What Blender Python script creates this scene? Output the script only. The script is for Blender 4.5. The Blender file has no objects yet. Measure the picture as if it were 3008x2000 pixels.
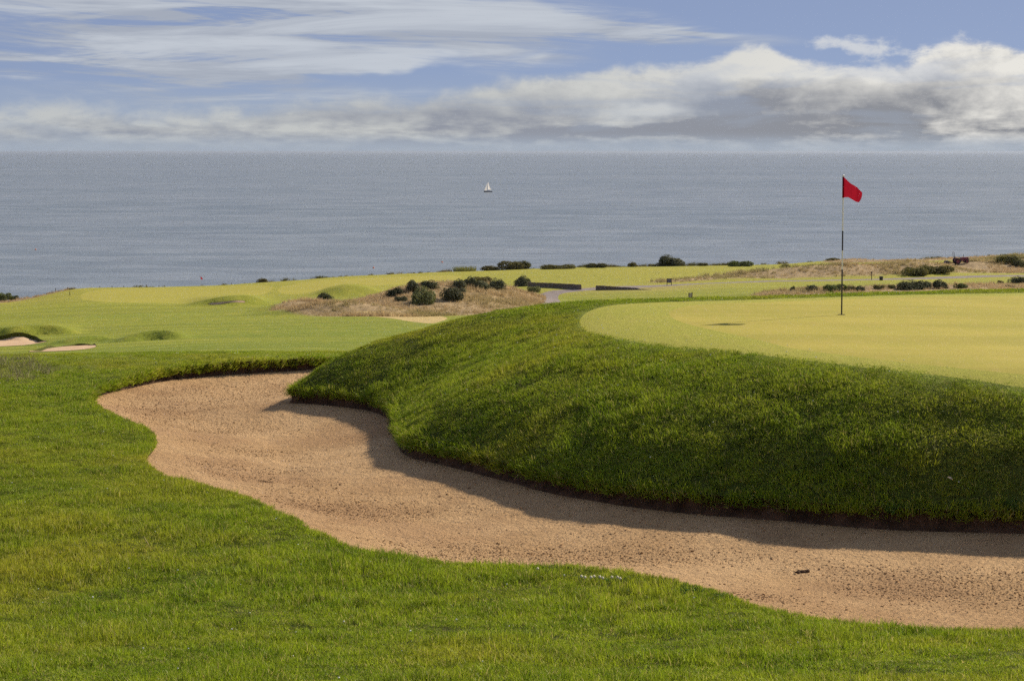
import bpy, math, random
import numpy as np
from mathutils import Vector, Matrix, geometry as mgeo

# ------------------------------------------------------------------ basics
SC = bpy.context.scene
COL = SC.collection
random.seed(7)
RNG = np.random.default_rng(7)

# The surveyed view: a level camera at the origin (eye height 1.7 m above the turf it stands on),
# x right, y away, z up.  K is metres per metre of distance for one survey unit.
K = 1.2757 / 6000.0
HZ = 350.0
CX = 1179.0
SUN_AZ = math.radians(49.0)     # clockwise from +y (view direction) towards +x
SUN_EL = math.radians(34.0)
EXPO = 0.55
SKYS = 0.10

# ------------------------------------------------------------------ camera
cam_d = bpy.data.cameras.new('camera')
cam_d.sensor_width = 36.0
cam_d.lens = 6000.0 / 3008.0 * 36.0
cam_d.shift_y = -554.0 / 3008.0
cam_d.clip_start = 0.1
cam_d.clip_end = 200000.0
cam = bpy.data.objects.new('camera', cam_d)
cam.rotation_euler = (math.pi / 2, 0, 0)
COL.objects.link(cam)
SC.camera = cam


# ------------------------------------------------------------------ node helper
class NT:
    def __init__(s, tree):
        s.t = tree
        s.n = tree.nodes
        s.l = tree.links

    def new(s, kind, **kw):
        nd = s.n.new(kind)
        for k, v in kw.items():
            setattr(nd, k, v)
        return nd

    def put(s, sock, v):
        if isinstance(v, bpy.types.NodeSocket):
            s.l.new(v, sock)
        elif v is not None:
            if isinstance(v, (tuple, list)) and len(v) == 3 and sock.type == 'RGBA':
                v = (*v, 1.0)
            sock.default_value = v

    def m(s, op, a, b=None, c=None, clamp=False):
        nd = s.new('ShaderNodeMath', operation=op)
        nd.use_clamp = clamp
        s.put(nd.inputs[0], a)
        if b is not None:
            s.put(nd.inputs[1], b)
        if c is not None:
            s.put(nd.inputs[2], c)
        return nd.outputs[0]

    def add(s, *a):
        r = a[0]
        for b in a[1:]:
            r = s.m('ADD', r, b)
        return r

    def mul(s, *a):
        r = a[0]
        for b in a[1:]:
            r = s.m('MULTIPLY', r, b)
        return r

    def sub(s, a, b):
        return s.m('SUBTRACT', a, b)

    def step(s, v, lo, hi, a=0.0, b=1.0, smooth=True):
        nd = s.new('ShaderNodeMapRange')
        nd.interpolation_type = 'SMOOTHSTEP' if smooth else 'LINEAR'
        s.put(nd.inputs[0], v)
        nd.inputs[1].default_value = lo
        nd.inputs[2].default_value = hi
        nd.inputs[3].default_value = a
        nd.inputs[4].default_value = b
        return nd.outputs[0]

    def vec(s, x, y, z=0.0):
        nd = s.new('ShaderNodeCombineXYZ')
        s.put(nd.inputs[0], x)
        s.put(nd.inputs[1], y)
        s.put(nd.inputs[2], z)
        return nd.outputs[0]

    def sep(s, v):
        nd = s.new('ShaderNodeSeparateXYZ')
        s.put(nd.inputs[0], v)
        return nd.outputs[0], nd.outputs[1], nd.outputs[2]

    def noise(s, v, scale=1.0, detail=4.0, rough=0.55, dist=0.0, col=False, flat=False):
        nd = s.new('ShaderNodeTexNoise')
        if flat:
            nd.noise_dimensions = '2D'
        s.put(nd.inputs['Vector'], v)
        nd.inputs['Scale'].default_value = scale
        nd.inputs['Detail'].default_value = detail
        nd.inputs['Roughness'].default_value = rough
        nd.inputs['Distortion'].default_value = dist
        return nd.outputs[1] if col else nd.outputs[0]

    def mapv(s, v, scale=(1, 1, 1), loc=(0, 0, 0), rot=(0, 0, 0)):
        nd = s.new('ShaderNodeMapping')
        s.put(nd.inputs[0], v)
        nd.inputs[1].default_value = loc
        nd.inputs[2].default_value = rot
        nd.inputs[3].default_value = scale
        return nd.outputs[0]

    def mix(s, f, a, b):
        nd = s.new('ShaderNodeMix', data_type='RGBA')
        s.put(nd.inputs[0], f)
        s.put(nd.inputs[6], a)
        s.put(nd.inputs[7], b)
        return nd.outputs[2]

    def bump(s, h, strength=1.0, dist=0.02, normal=None):
        nd = s.new('ShaderNodeBump')
        nd.inputs['Strength'].default_value = strength
        nd.inputs['Distance'].default_value = dist
        s.put(nd.inputs['Height'], h)
        if normal is not None:
            s.put(nd.inputs['Normal'], normal)
        return nd.outputs[0]

    def pos(s):
        return s.new('ShaderNodeNewGeometry').outputs['Position']


def lin(r, g, b):
    def f(c):
        c /= 255.0
        return c / 12.92 if c <= 0.04045 else ((c + 0.055) / 1.055) ** 2.2
    return (f(r), f(g), f(b))


# ------------------------------------------------------------------ world: sky with clouds
def build_world():
    w = bpy.data.worlds.new('World')
    SC.world = w
    w.use_nodes = True
    t = NT(w.node_tree)
    t.n.clear()
    out = t.new('ShaderNodeOutputWorld')
    bg = t.new('ShaderNodeBackground')
    bg.inputs[1].default_value = SKYS
    t.l.new(bg.outputs[0], out.inputs[0])
    d = t.new('ShaderNodeTexCoord').outputs['Generated']
    x, y, z = t.sep(d)
    hor = t.m('SQRT', t.add(t.mul(x, x), t.mul(y, y), 1e-6))
    el = t.m('MAXIMUM', t.m('DIVIDE', z, hor), 0.0)
    az = t.m('ARCTAN2', x, y)
    sx = t.mul(t.m('TANGENT', t.m('MAXIMUM', t.m('MINIMUM', az, 1.2), -1.2)), 1.0 / (K * 1000.0))
    sy = t.mul(el, 1.0 / (K * 350.0))

    g = 1.0 / (SKYS * 2 ** EXPO)

    def tgt(r, gg, b):
        c = lin(r, gg, b)
        return tuple(v * g for v in c)

    # clear air: the Nishita sky, looked up a little higher than the view ray so that the band above
    # the sea carries the blue of the photograph's clear air
    sky = t.new('ShaderNodeTexSky')
    sky.sky_type = 'NISHITA'
    sky.sun_disc = False
    sky.sun_elevation = SUN_EL
    sky.sun_rotation = SUN_AZ
    sky.altitude = 40.0
    sky.air_density = 1.0
    sky.dust_density = 0.6
    sky.ozone_density = 2.5
    zz = t.add(t.mul(el, 3.2), 0.06)
    t.l.new(t.vec(x, y, t.mul(zz, hor)), sky.inputs[0])
    skyc = sky.outputs[0]
    hsv = t.new('ShaderNodeHueSaturation')
    hsv.inputs['Saturation'].default_value = 0.92
    hsv.inputs['Value'].default_value = SKY_V
    t.l.new(skyc, hsv.inputs['Color'])
    skyc = t.mix(0.7, hsv.outputs[0], tgt(131, 146, 185))

    warp = t.sub(t.noise(t.vec(t.mul(sx, 2.2), t.mul(sy, 2.0), 0.0), 1.0, 4, 0.6, flat=True), 0.5)
    PV = t.vec(sx, t.m('MULTIPLY_ADD', warp, 0.10, t.mul(sy, 0.35)), 0.0)

    def blob(X, Y, rx, ry, rot=0.0):
        # soft ellipse in direction space
        R = 1.75
        mp = t.new('ShaderNodeMapping', vector_type='TEXTURE')
        t.l.new(PV, mp.inputs[0])
        mp.inputs[1].default_value = ((X - CX) / 1000.0, (HZ - Y) / 1000.0, 0)
        mp.inputs[2].default_value = (0, 0, math.atan(rot * 0.35))
        mp.inputs[3].default_value = (R * rx / 1000.0, R * ry / 1000.0, 1)
        g_ = t.new('ShaderNodeTexGradient', gradient_type='SPHERICAL')
        t.l.new(mp.outputs[0], g_.inputs[0])
        return g_.outputs[1]

    wv = t.noise(t.vec(t.mul(sx, 1.3), t.mul(sy, 5.0), 0.0), 1.0, 5, 0.62, 0.5, flat=True)
    fib = t.noise(t.vec(t.add(t.mul(sx, 2.0), t.mul(sy, 0.8)), t.add(t.mul(sy, 9.0), t.mul(sx, 1.6)), 0.0), 1.0, 6, 0.68, 0.3, flat=True)

    # ---- high thin cloud
    blobs = [(330, 20, 560, 85, 0.0, 1.05), (430, 140, 330, 52, 0.04, 1.0), (360, 186, 240, 14, 0.0, 0.5),
             (800, 150, 260, 17, 0.16, 0.9), (1130, 36, 330, 34, -0.22, 0.85), (1370, 92, 320, 26, -0.02, 0.95),
             (90, 141, 220, 9, 0.03, 0.8), (560, 225, 420, 24, 0.03, 0.6),
             (1240, 150, 130, 22, 0.05, 0.5), (40, 190, 90, 12, 0.0, 0.6), (740, 50, 360, 48, -0.12, 0.9)]
    dens = None
    for (X, Y, rx, ry, rot, amp) in blobs:
        dens = t.m('MULTIPLY_ADD', blob(X, Y, rx, ry, rot), amp, 0.0 if dens is None else dens)
    outside = t.m('MAXIMUM', t.step(sy, 1.05, 1.6), t.step(t.m('ABSOLUTE', sx), 1.25, 1.6))
    generic = t.mul(t.step(warp, -0.08, 0.25), outside)
    dens = t.add(t.mul(dens, t.sub(1.0, outside)), generic)
    tex = t.add(t.mul(t.step(fib, 0.30, 0.70), 0.75), t.mul(t.step(wv, 0.32, 0.68), 0.55))
    cir = t.m('MINIMUM', t.mul(dens, tex), 1.0, clamp=True)
    cirA = t.step(cir, 0.02, 0.62, 0.0, 0.9)
    cirC = t.mix(t.step(wv, 0.35, 0.7), tgt(160, 167, 180), tgt(194, 200, 208))
    base = t.mix(cirA, skyc, cirC)

    # ---- pale band over the horizon
    hz = t.step(sy, 0.0, 0.60, 1.0, 0.0)
    base = t.mix(t.mul(hz, 0.66), base, tgt(163, 173, 184))

    # ---- the cloud bank
    cv = t.new('ShaderNodeFloatCurve')
    pts = [(-400, 275), (0, 252), (150, 244), (300, 248), (480, 250), (640, 238), (720, 224), (850, 222), (930, 232), (1020, 210),
           (1180, 180), (1400, 162), (1560, 152), (1680, 122), (1760, 112), (1830, 134), (1890, 150),
           (2060, 144), (2150, 114), (2220, 100), (2300, 106), (2358, 120), (2700, 150)]
    cm = cv.mapping
    c0 = cm.curves[0]
    cp = [((X + 600) / 3600.0, (HZ - Y) / 350.0) for X, Y in pts]
    c0.points[0].location = (0.0, cp[0][1])
    c0.points[1].location = (1.0, cp[-1][1])
    for p in cp:
        c0.points.new(*p)
    cm.update()
    t.put(cv.inputs[1], t.mul(t.add(sx, (CX + 600) / 1000.0), 1.0 / 3.6))
    top = cv.outputs[0]
    n1 = t.noise(t.vec(t.add(t.mul(sx, 4.6), 7.3), t.mul(sy, 4.2), 0.0), 1.0, 7, 0.58, 0.25, flat=True)
    n2 = t.noise(t.vec(t.mul(sx, 1.9), t.mul(sy, 5.2), 0.0), 1.0, 5, 0.58, 0.4, flat=True)
    n3 = t.noise(t.vec(t.mul(sx, 15.0), t.mul(sy, 9.0), 0.0), 1.0, 5, 0.62, 0.15, flat=True)
    n4 = t.noise(t.vec(t.mul(sx, 10.0), t.mul(sy, 17.0), 0.0), 1.0, 5, 0.6, 0.1, flat=True)
    lowb = t.step(sy, 0.10, 0.36, 1.0, 0.0)
    wisp = t.step(sx, -0.4, 0.7, 1.0, 0.25)
    depth = t.add(t.sub(top, sy), t.mul(t.sub(n1, 0.5), 0.19), t.mul(t.sub(n3, 0.5), 0.11))
    edge = t.m('DIVIDE', t.add(depth, 0.02), t.add(0.05, t.mul(wisp, 0.09)))
    alpha = t.step(edge, -0.15, 1.0)
    # gaps of paler air low down
    gap = t.step(t.add(n2, t.mul(t.sub(n1, 0.5), 0.5)), 0.30, 0.50, 0.72, 1.0)
    low = t.step(sy, 0.02, 0.14)
    alpha = t.mul(alpha, gap, t.step(sx, -1.0, -0.1, 0.9, 1.0), t.add(0.2, t.mul(low, 0.8)))
    # detached puff
    pf = t.step(t.add(t.add(blob(1960, 102, 95, 26), t.mul(blob(2120, 122, 120, 18), 0.7)), t.mul(t.sub(n3, 0.5), 1.4)), 0.34, 0.95, 0.0, 0.8)
    # light: bright crests, grey undersides
    lit = t.step(depth, 0.0, 0.40, 0.88, 0.30)
    lit = t.add(lit, t.mul(t.sub(n1, 0.5), 1.35), t.mul(t.sub(n3, 0.5), 0.85), t.mul(t.mul(t.sub(n4, 0.5), lowb), 1.7))
    for (X, Y, rx, ry, a) in [(1740, 160, 110, 40, 0.50), (2260, 150, 190, 50, 0.22), (2290, 262, 150, 40, 0.45), (1480, 262, 130, 15, 0.7),
                              (1950, 168, 170, 18, 0.40), (860, 292, 60, 18, 0.5), (340, 286, 35, 6, 0.9), (200, 264, 160, 8, 0.55),
                              (450, 325, 160, 6, 0.5), (930, 322, 130, 7, 0.45),
                              (1440, 308, 270, 13, -0.8), (1850, 285, 250, 30, -0.6), (1780, 222, 160, 30, -0.45), (960, 256, 300, 26, -0.55),
                              (2330, 290, 100, 12, -0.45), (2100, 228, 140, 26, -0.4), (900, 336, 180, 7, -0.6), (200, 316, 280, 12, -0.4)]:
        lit = t.m('MULTIPLY_ADD', blob(X, Y, rx, ry), a, lit)
    lit = t.m('MINIMUM', t.m('MAXIMUM', lit, 0.0), 1.0)
    warm = t.step(sx, -0.2, 1.1)
    dark = t.mix(warm, tgt(138, 143, 155), tgt(132, 134, 140))
    bright = t.mix(warm, tgt(192, 194, 192), tgt(232, 229, 221))
    cc = t.mix(lit, dark, bright)
    base = t.mix(pf, base, tgt(212, 214, 216))
    base = t.mix(t.mul(alpha, 0.97), base, cc)
    t.l.new(base, bg.inputs[0])
    w.cycles.sampling_method = 'NONE'      # an even sky: found by the rays themselves


SKY_V = 0.62
build_world()

# ------------------------------------------------------------------ sun
sun_d = bpy.data.lights.new('sun', 'SUN')
sun_d.energy = 4.2
sun_d.angle = math.radians(0.5)
sun_d.color = (1.0, 0.90, 0.74)
sun = bpy.data.objects.new('sun', sun_d)
SDIR = Vector((math.sin(SUN_AZ) * math.cos(SUN_EL), math.cos(SUN_AZ) * math.cos(SUN_EL), math.sin(SUN_EL)))
sun.rotation_euler = SDIR.to_track_quat('Z', 'Y').to_euler()
sun.location = SDIR * 300
COL.objects.link(sun)
SC.view_settings.view_transform = 'Standard'
SC.view_settings.look = 'None'
SC.view_settings.exposure = EXPO
SC.view_settings.gamma = 1.0
SC.view_settings.use_curve_mapping = False
SC.cycles.max_bounces = 4
SC.cycles.diffuse_bounces = 2
SC.cycles.glossy_bounces = 2
SC.cycles.transmission_bounces = 2
SC.cycles.transparent_max_bounces = 6
SC.cycles.use_denoising = False
SC.cycles.use_adaptive_sampling = True
SC.cycles.adaptive_threshold = 0.02
SC.cycles.adaptive_min_samples = 8

#GEOM-BEGIN
# ------------------------------------------------------------------ terrain mathematics
def U(xd):
    return (np.asarray(xd, float) - CX) * K


def T(yd):
    return (np.asarray(yd, float) - HZ) * K


def on_plane(pts, z):
    """survey bearings to plan positions on a level z"""
    p = np.array(pts, float)
    d = -z / T(p[:, 1])
    return np.stack([U(p[:, 0]) * d, d], 1)


def smooth(a, b, v):
    q = np.clip((v - a) / (b - a), 0, 1)
    return q * q * (3 - 2 * q)


_G = np.random.default_rng(3).random((256, 256))


def vnoise(x, y):
    xi = np.floor(x).astype(int)
    yi = np.floor(y).astype(int)
    fx = x - xi
    fy = y - yi
    fx = fx * fx * (3 - 2 * fx)
    fy = fy * fy * (3 - 2 * fy)
    a = _G[xi % 256, yi % 256]
    b = _G[(xi + 1) % 256, yi % 256]
    c = _G[xi % 256, (yi + 1) % 256]
    e = _G[(xi + 1) % 256, (yi + 1) % 256]
    return (a * (1 - fx) + b * fx) * (1 - fy) + (c * (1 - fx) + e * fx) * fy - 0.5


def fbm(x, y, o=4):
    r = 0
    a = 1.0
    for i in range(o):
        r = r + a * vnoise(x + 17.3 * i, y + 9.1 * i)
        x = x * 2.03
        y = y * 2.03
        a *= 0.5
    return r


def seg_dist(px, py, poly, closed=False):
    """distance to a polyline, index of nearest segment and position on it"""
    P = np.asarray(poly, float)
    A = P if closed else P[:-1]
    B = np.roll(P, -1, 0) if closed else P[1:]
    best = np.full(px.shape, 1e18)
    bi = np.zeros(px.shape, int)
    bt = np.zeros(px.shape)
    for i in range(len(A)):
        ab = B[i] - A[i]
        L = max(ab @ ab, 1e-12)
        q = np.clip(((px - A[i, 0]) * ab[0] + (py - A[i, 1]) * ab[1]) / L, 0, 1)
        dd = (px - A[i, 0] - q * ab[0]) ** 2 + (py - A[i, 1] - q * ab[1]) ** 2
        mk = dd < best
        best = np.where(mk, dd, best)
        bi = np.where(mk, i, bi)
        bt = np.where(mk, q, bt)
    return np.sqrt(best), bi, bt


def inside(px, py, poly):
    P = np.asarray(poly, float)
    r = np.zeros(np.shape(px), bool)
    n = len(P)
    for i in range(n):
        x1, y1 = P[i]
        x2, y2 = P[(i + 1) % n]
        if y1 == y2:
            continue
        c = ((y1 > py) != (y2 > py)) & (px < (x2 - x1) * (py - y1) / (y2 - y1) + x1)
        r ^= c
    return r


def chaikin(P, n=2, closed=False):
    P = np.asarray(P, float)
    for _ in range(n):
        A = P if closed else P[:-1]
        B = np.roll(P, -1, 0) if closed else P[1:]
        Q = np.empty((2 * len(A), P.shape[1]))
        Q[0::2] = 0.75 * A + 0.25 * B
        Q[1::2] = 0.25 * A + 0.75 * B
        if not closed:
            Q = np.vstack([P[:1], Q, P[-1:]])
        P = Q
    return P


def resample(P, step, closed=False):
    P = np.asarray(P, float)
    if closed:
        P = np.vstack([P, P[:1]])
    L = np.r_[0, np.cumsum(np.linalg.norm(np.diff(P, axis=0), axis=1))]
    n = max(3, int(L[-1] / step))
    s = np.linspace(0, L[-1], n + 1)
    if closed:
        s = s[:-1]
    return np.stack([np.interp(s, L, P[:, i]) for i in range(P.shape[1])], 1)


# ---- the turf the camera stands on
def fg(d):
    a = -1.7 - 0.133 * d
    s = 0.12
    return -3.95 + s * np.logaddexp(0, (a + 3.95) / s)


# ---- toe of the bank above the bunker (bearing list, on the sand level), left to right
TOE_B = [(665, 930), (700, 931), (749, 934), (797, 940), (852, 947), (888, 960), (908, 978), (914, 1000), (914, 1024), (926, 1048),
         (957, 1060), (997, 1067), (1040, 1078), (1098, 1093), (1166, 1110), (1262, 1137), (1342, 1152), (1462, 1171), (1582, 1185),
         (1702, 1194), (1803, 1201), (1883, 1210), (2023, 1221), (2163, 1227), (2358, 1231), (2600, 1236), (2900, 1240)]
TOE = chaikin(on_plane(TOE_B, -4.05), 2)
NOSE = TOE[0]
BACK = chaikin(np.array([NOSE, (-3.35, 34.4), (-2.3, 36.0), (-0.9, 37.0), (1.0, 37.8), (4.0, 39.2), (9.0, 42.2), (20.0, 44.0)]), 2)
MOUND = np.vstack([TOE, [(26, 19.5), (26, 48)], BACK[::-1][:-1]])
# width of the bank measured from the toe (by x of the toe point)
W_X = [-3.7, -3.0, -2.2, -1.7, -1.2, 0.0, 1.5, 3.0, 4.3, 5.5, 9.0]
W_V = [4.2, 4.3, 4.2, 4.2, 4.2, 4.0, 3.5, 2.85, 2.2, 1.85, 1.65]
Z_LIP = -3.84
Z_TOP = -2.50
TOE_W = np.interp(TOE[:, 0], W_X, W_V)
BACK_W = np.interp(np.arange(len(BACK)) / (len(BACK) - 1), [0, 0.12, 0.3, 1], [4.0, 4.0, 4.2, 4.6])

# ---- bunker outline (plan)
NEAR_B = [(205, 917), (225, 941), (260, 963), (300, 981), (340, 993), (356, 1010), (355, 1030), (345, 1042), (331, 1053), (338, 1071), (362, 1092),
          (400, 1107), (470, 1122), (540, 1138), (590, 1158), (640, 1185), (690, 1208), (740, 1235), (790, 1258), (850, 1275), (920, 1288),
          (1000, 1293), (1100, 1298), (1180, 1303), (1300, 1306), (1420, 1318), (1500, 1330), (1580, 1345), (1650, 1366), (1720, 1386),
          (1800, 1410), (1880, 1424), (1960, 1434), (2060, 1441), (2200, 1447), (2358, 1450), (2600, 1452), (2900, 1455)]
FAR_B = [(790, 846), (740, 850), (640, 855), (560, 860), (480, 865), (400, 873), (330, 886), (260, 901), (205, 917)]


def hit_fg(pts):
    o = []
    dd = np.linspace(6, 60, 6000)
    z = fg(dd)
    for xd, yd in pts:
        f = z + T(yd) * dd
        i = np.argmax(f > 0)
        o.append((float(U(xd)) * dd[i], dd[i]))
    return np.array(o)


NEAR = chaikin(hit_fg(NEAR_B), 1)
FARL = chaikin(on_plane(FAR_B, -4.06), 1)
FARL[-1] = NEAR[0]
HID = np.array([(-2.4, 39.0), (-2.0, 38.3)])
i0 = int(np.argmin(np.abs(BACK[:, 1] - 37.2)))
BK = np.vstack([NEAR, TOE[::-1], BACK[1:i0 + 1], HID[::-1], FARL[:-1]])
BK = resample(BK, 0.16, True)
TAGS = np.zeros(len(BK), int)          # 0 near edge, 1 bank toe, 2 far lip
_dn, _, _ = seg_dist(BK[:, 0], BK[:, 1], NEAR)
_dt, _, _ = seg_dist(BK[:, 0], BK[:, 1], np.vstack([BACK[::-1], TOE]))
_df, _, _ = seg_dist(BK[:, 0], BK[:, 1], FARL)
TAGS = np.argmin(np.stack([_dn, _dt, _df]), 0)
# blend value along the outline: height of the sand at the edge
_zs = np.where(TAGS == 0, -3.99, np.where(TAGS == 1, -4.04, -4.07))
for _ in range(10):
    _zs = 0.5 * _zs + 0.25 * (np.roll(_zs, 1) + np.roll(_zs, -1))
BK_ZS = _zs
FLOOR = -4.24


def _normals(P):
    nx = np.roll(P, -1, 0) - np.roll(P, 1, 0)
    nn = np.stack([nx[:, 1], -nx[:, 0]], 1)
    nn /= np.linalg.norm(nn, axis=1)[:, None]
    nn[inside(P[:, 0] + nn[:, 0] * 0.05, P[:, 1] + nn[:, 1] * 0.05, P)] *= -1
    return nn


LIP_N = _normals(BK)        # outward, away from the sand


# ---- the links land beyond: survey table, rows distance, columns bearing -> bearing height
FX = np.array([-500, 0, 200, 460, 800, 1180, 1540, 1940, 2358, 2900.])
FD = np.array([36, 48, 62, 82, 105, 135, 170, 205, 240, 280, 315, 345, 380.])
FY = np.array([
    [880, 862, 848, 832, 815, 795, 765, 742, 724, 710, 702, 698, 696],
    [874, 856, 842, 826, 809, 790, 760, 735, 716, 702, 695, 692, 690],
    [868, 850, 835, 818, 802, 783, 753, 728, 707, 686, 669, 659, 655],
    [852, 832, 818, 803, 788, 770, 745, 722, 702, 680, 666, 658, 655],
    [850, 828, 812, 796, 781, 764, 741, 718, 696, 668, 650, 641, 638],
    [850, 828, 812, 796, 781, 764, 742, 722, 698, 664, 642, 626, 618],
    [850, 828, 812, 796, 781, 762, 738, 708, 682, 656, 634, 618, 610],
    [850, 828, 812, 796, 780, 756, 728, 692, 667, 648, 628, 610, 600],
    [850, 828, 812, 796, 780, 752, 722, 688, 662, 641, 620, 600, 587],
    [850, 828, 812, 796, 780, 752, 720, 686, 660, 638, 616, 596, 582.]])
EDGE_X = np.array([-500, 0, 150, 300, 460, 600, 800, 1000, 1180, 1540, 1800, 1900, 2100, 2358, 2900.])
EDGE_D = np.array([318, 322, 330, 338, 342, 352, 356, 360, 364, 368, 362, 368, 376, 384, 390.])


def cubic_table(xd, d):
    # smooth bilinear in a densified table (Catmull-Rom densified below)
    xi = np.clip((xd - XG[0]) / (XG[1] - XG[0]), 0, len(XG) - 1.001)
    ld = np.log(np.clip(d, DG[0], DG[-1]))
    di = np.clip((ld - LG[0]) / (LG[1] - LG[0]), 0, len(LG) - 1.001)
    i = xi.astype(int)
    j = di.astype(int)
    a = xi - i
    b = di - j
    return (TG[i, j] * (1 - a) + TG[i + 1, j] * a) * (1 - b) + (TG[i, j + 1] * (1 - a) + TG[i + 1, j + 1] * a) * b


def pchip(x, y, q):
    h = np.diff(x)
    s = np.diff(y) / h
    m = np.zeros(len(x))
    m[0] = s[0]
    m[-1] = s[-1]
    for i in range(1, len(x) - 1):
        if s[i - 1] * s[i] > 0:
            w1 = 2 * h[i] + h[i - 1]
            w2 = h[i] + 2 * h[i - 1]
            m[i] = (w1 + w2) / (w1 / s[i - 1] + w2 / s[i])
    i = np.clip(np.searchsorted(x, q) - 1, 0, len(x) - 2)
    t = (q - x[i]) / h[i]
    t2 = t * t
    t3 = t2 * t
    return (2 * t3 - 3 * t2 + 1) * y[i] + (t3 - 2 * t2 + t) * h[i] * m[i] + (-2 * t3 + 3 * t2) * y[i + 1] + (t3 - t2) * h[i] * m[i + 1]


XG = np.linspace(-500, 2900, 120)
LG = np.linspace(np.log(36), np.log(380), 160)
DG = np.exp(LG)
_tmp = np.stack([pchip(FD, FY[i], DG) for i in range(len(FX))])
TG = np.stack([pchip(FX, _tmp[:, j], XG) for j in range(len(DG))], 1)

# bumps: bearing, distance, height m, half width m (x), half depth m (y)
BUMPS = [
    # the dune with gorse
    (1040, 224, 2.5, 7.5, 14), (1150, 238, 1.6, 5.5, 12), (920, 216, 1.1, 6, 9), (690, 207, 1.15, 4.5, 4.0), (750, 196, 0.95, 6.0, 3.2), (860, 196, 0.45, 5, 4),
    # hump short of the far green
    (800, 266, 0.5, 6.0, 6),
    # fescue ridges on the right
    (1640, 288, 0.5, 9, 4), (1800, 298, 1.1, 10, 5), (1930, 300, 1.0, 9, 5), (2120, 305, 1.6, 6, 5), (2000, 303, 0.7, 8, 5), (2260, 318, 1.2, 9, 6),
    (2340, 332, 1.3, 7, 6), (1480, 223, 0.4, 1.5, 3), (2120, 240, 0.35, 14, 4), (1850, 236, 0.4, 9, 4),
    (1950, 366, 0.5, 8, 5),
]


# banked faces of bunkers and hollows: list of (bearing, distance) along the foot, height, rise length, run-out behind
SCOOPS = [
    (155.0, [(-120, 0.5), (0, 0.66), (63, 0.78), (110, 0.76), (150, 0.55), (190, 0.0)], 1.2, 20.0),
    (136.0, [(70, 0.0), (130, 0.16), (190, 0.38), (235, 0.36), (270, 0.0)], 1.0, 9.0),
    (123.5, [(255, 0.0), (290, 0.36), (330, 0.58), (380, 0.62), (410, 0.42), (440, 0.0)], 1.1, 18.0),
    (238.0, [(428, 0.0), (470, 0.65), (520, 1.1), (570, 1.1), (600, 0.65), (626, 0.0)], 1.8, 20.0),
    (259.0, [(718, 0.0), (755, 0.6), (800, 0.95), (845, 0.75), (890, 0.0)], 3.0, 13.0),
]


def scoop_h(x, y):
    r = 0
    xd = CX + x / np.maximum(y, 1.0) / K
    for foot, P, rise, run in SCOOPS:
        P = np.array(P, float)
        h = sum(np.interp(xd + o, P[:, 0], P[:, 1]) for o in (-14, -7, 0, 7, 14)) / 5
        t = y - foot + 0.5 * np.sin(xd * 0.05)
        r = r + h * smooth(0, rise, t) * np.where(t > rise, np.exp(-((t - rise) / run) ** 2), 1.0)
    return r


def Zbase(x, y):
    d = np.maximum(y, 0.5)
    xd = CX + x / d / K
    near = fg(d) + 0.030 * fbm(x * 2.1 + 40, y * 2.1, 2) * smooth(10, 13, d) + 0.03 * fbm(x * 0.5, y * 0.5, 3) + 0.05 * fbm(x * 0.13, y * 0.13 + 5, 2)
    near = near + np.where(d > 30, 0.10 * smooth(33, 39, d), 0)
    far = -(cubic_table(xd, d) - HZ) * K * d
    far = far + fbm(x * 0.03, y * 0.03, 3) * 0.5 * smooth(45, 120, d)
    for (bx, bd, h, wx, wy) in BUMPS:
        x0 = float(U(bx)) * bd
        q = ((x - x0) / wx) ** 2 + ((y - bd) / wy) ** 2
        far = far + h * np.exp(-q)
    far = far + scoop_h(x, y)
    ed = np.interp(xd, EDGE_X, EDGE_D) + 3.0 * fbm(x * 0.06, y * 0 + 3.3, 3)
    over = np.maximum(d - ed, 0)
    far = far - np.where(over > 0, 0.35 * over + 0.09 * over ** 2, 0)
    far = np.maximum(far, -46.0)
    w = smooth(37, 46, d)
    return near * (1 - w) + far * w


def mound_q(x, y):
    q = np.full(np.shape(x), 9.0)
    for P, W in ((TOE, TOE_W), (BACK, BACK_W)):
        dd, i, t = seg_dist(x, y, P)
        w = W[i] * (1 - t) + W[np.minimum(i + 1, len(W) - 1)] * t
        q = np.minimum(q, dd / w)
    return q


def mound_grid():
    gx = np.arange(-5.0, 27.0, 0.12)
    gy = np.arange(17.0, 49.5, 0.12)
    X, Y = np.meshgrid(gx, gy, indexing='ij')
    ins = inside(X, Y, MOUND)
    q = mound_q(X, Y)
    q = np.where(ins, np.minimum(q, 1.0), 0.0)
    p = 1 - (1 - q) ** 2.2
    # soften creases away from the toe
    s = p.copy()
    for _ in range(55):
        s2 = s.copy()
        s2[1:-1, 1:-1] = 0.2 * (s[1:-1, 1:-1] + s[2:, 1:-1] + s[:-2, 1:-1] + s[1:-1, 2:] + s[1:-1, :-2])
        s = s2
    w = smooth(0.15, 0.45, q)
    p = np.where(ins, p * (1 - w) + s * w, 0.0)
    return gx, gy, p, ins


MGX, MGY, MGP, MGI = mound_grid()


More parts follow.
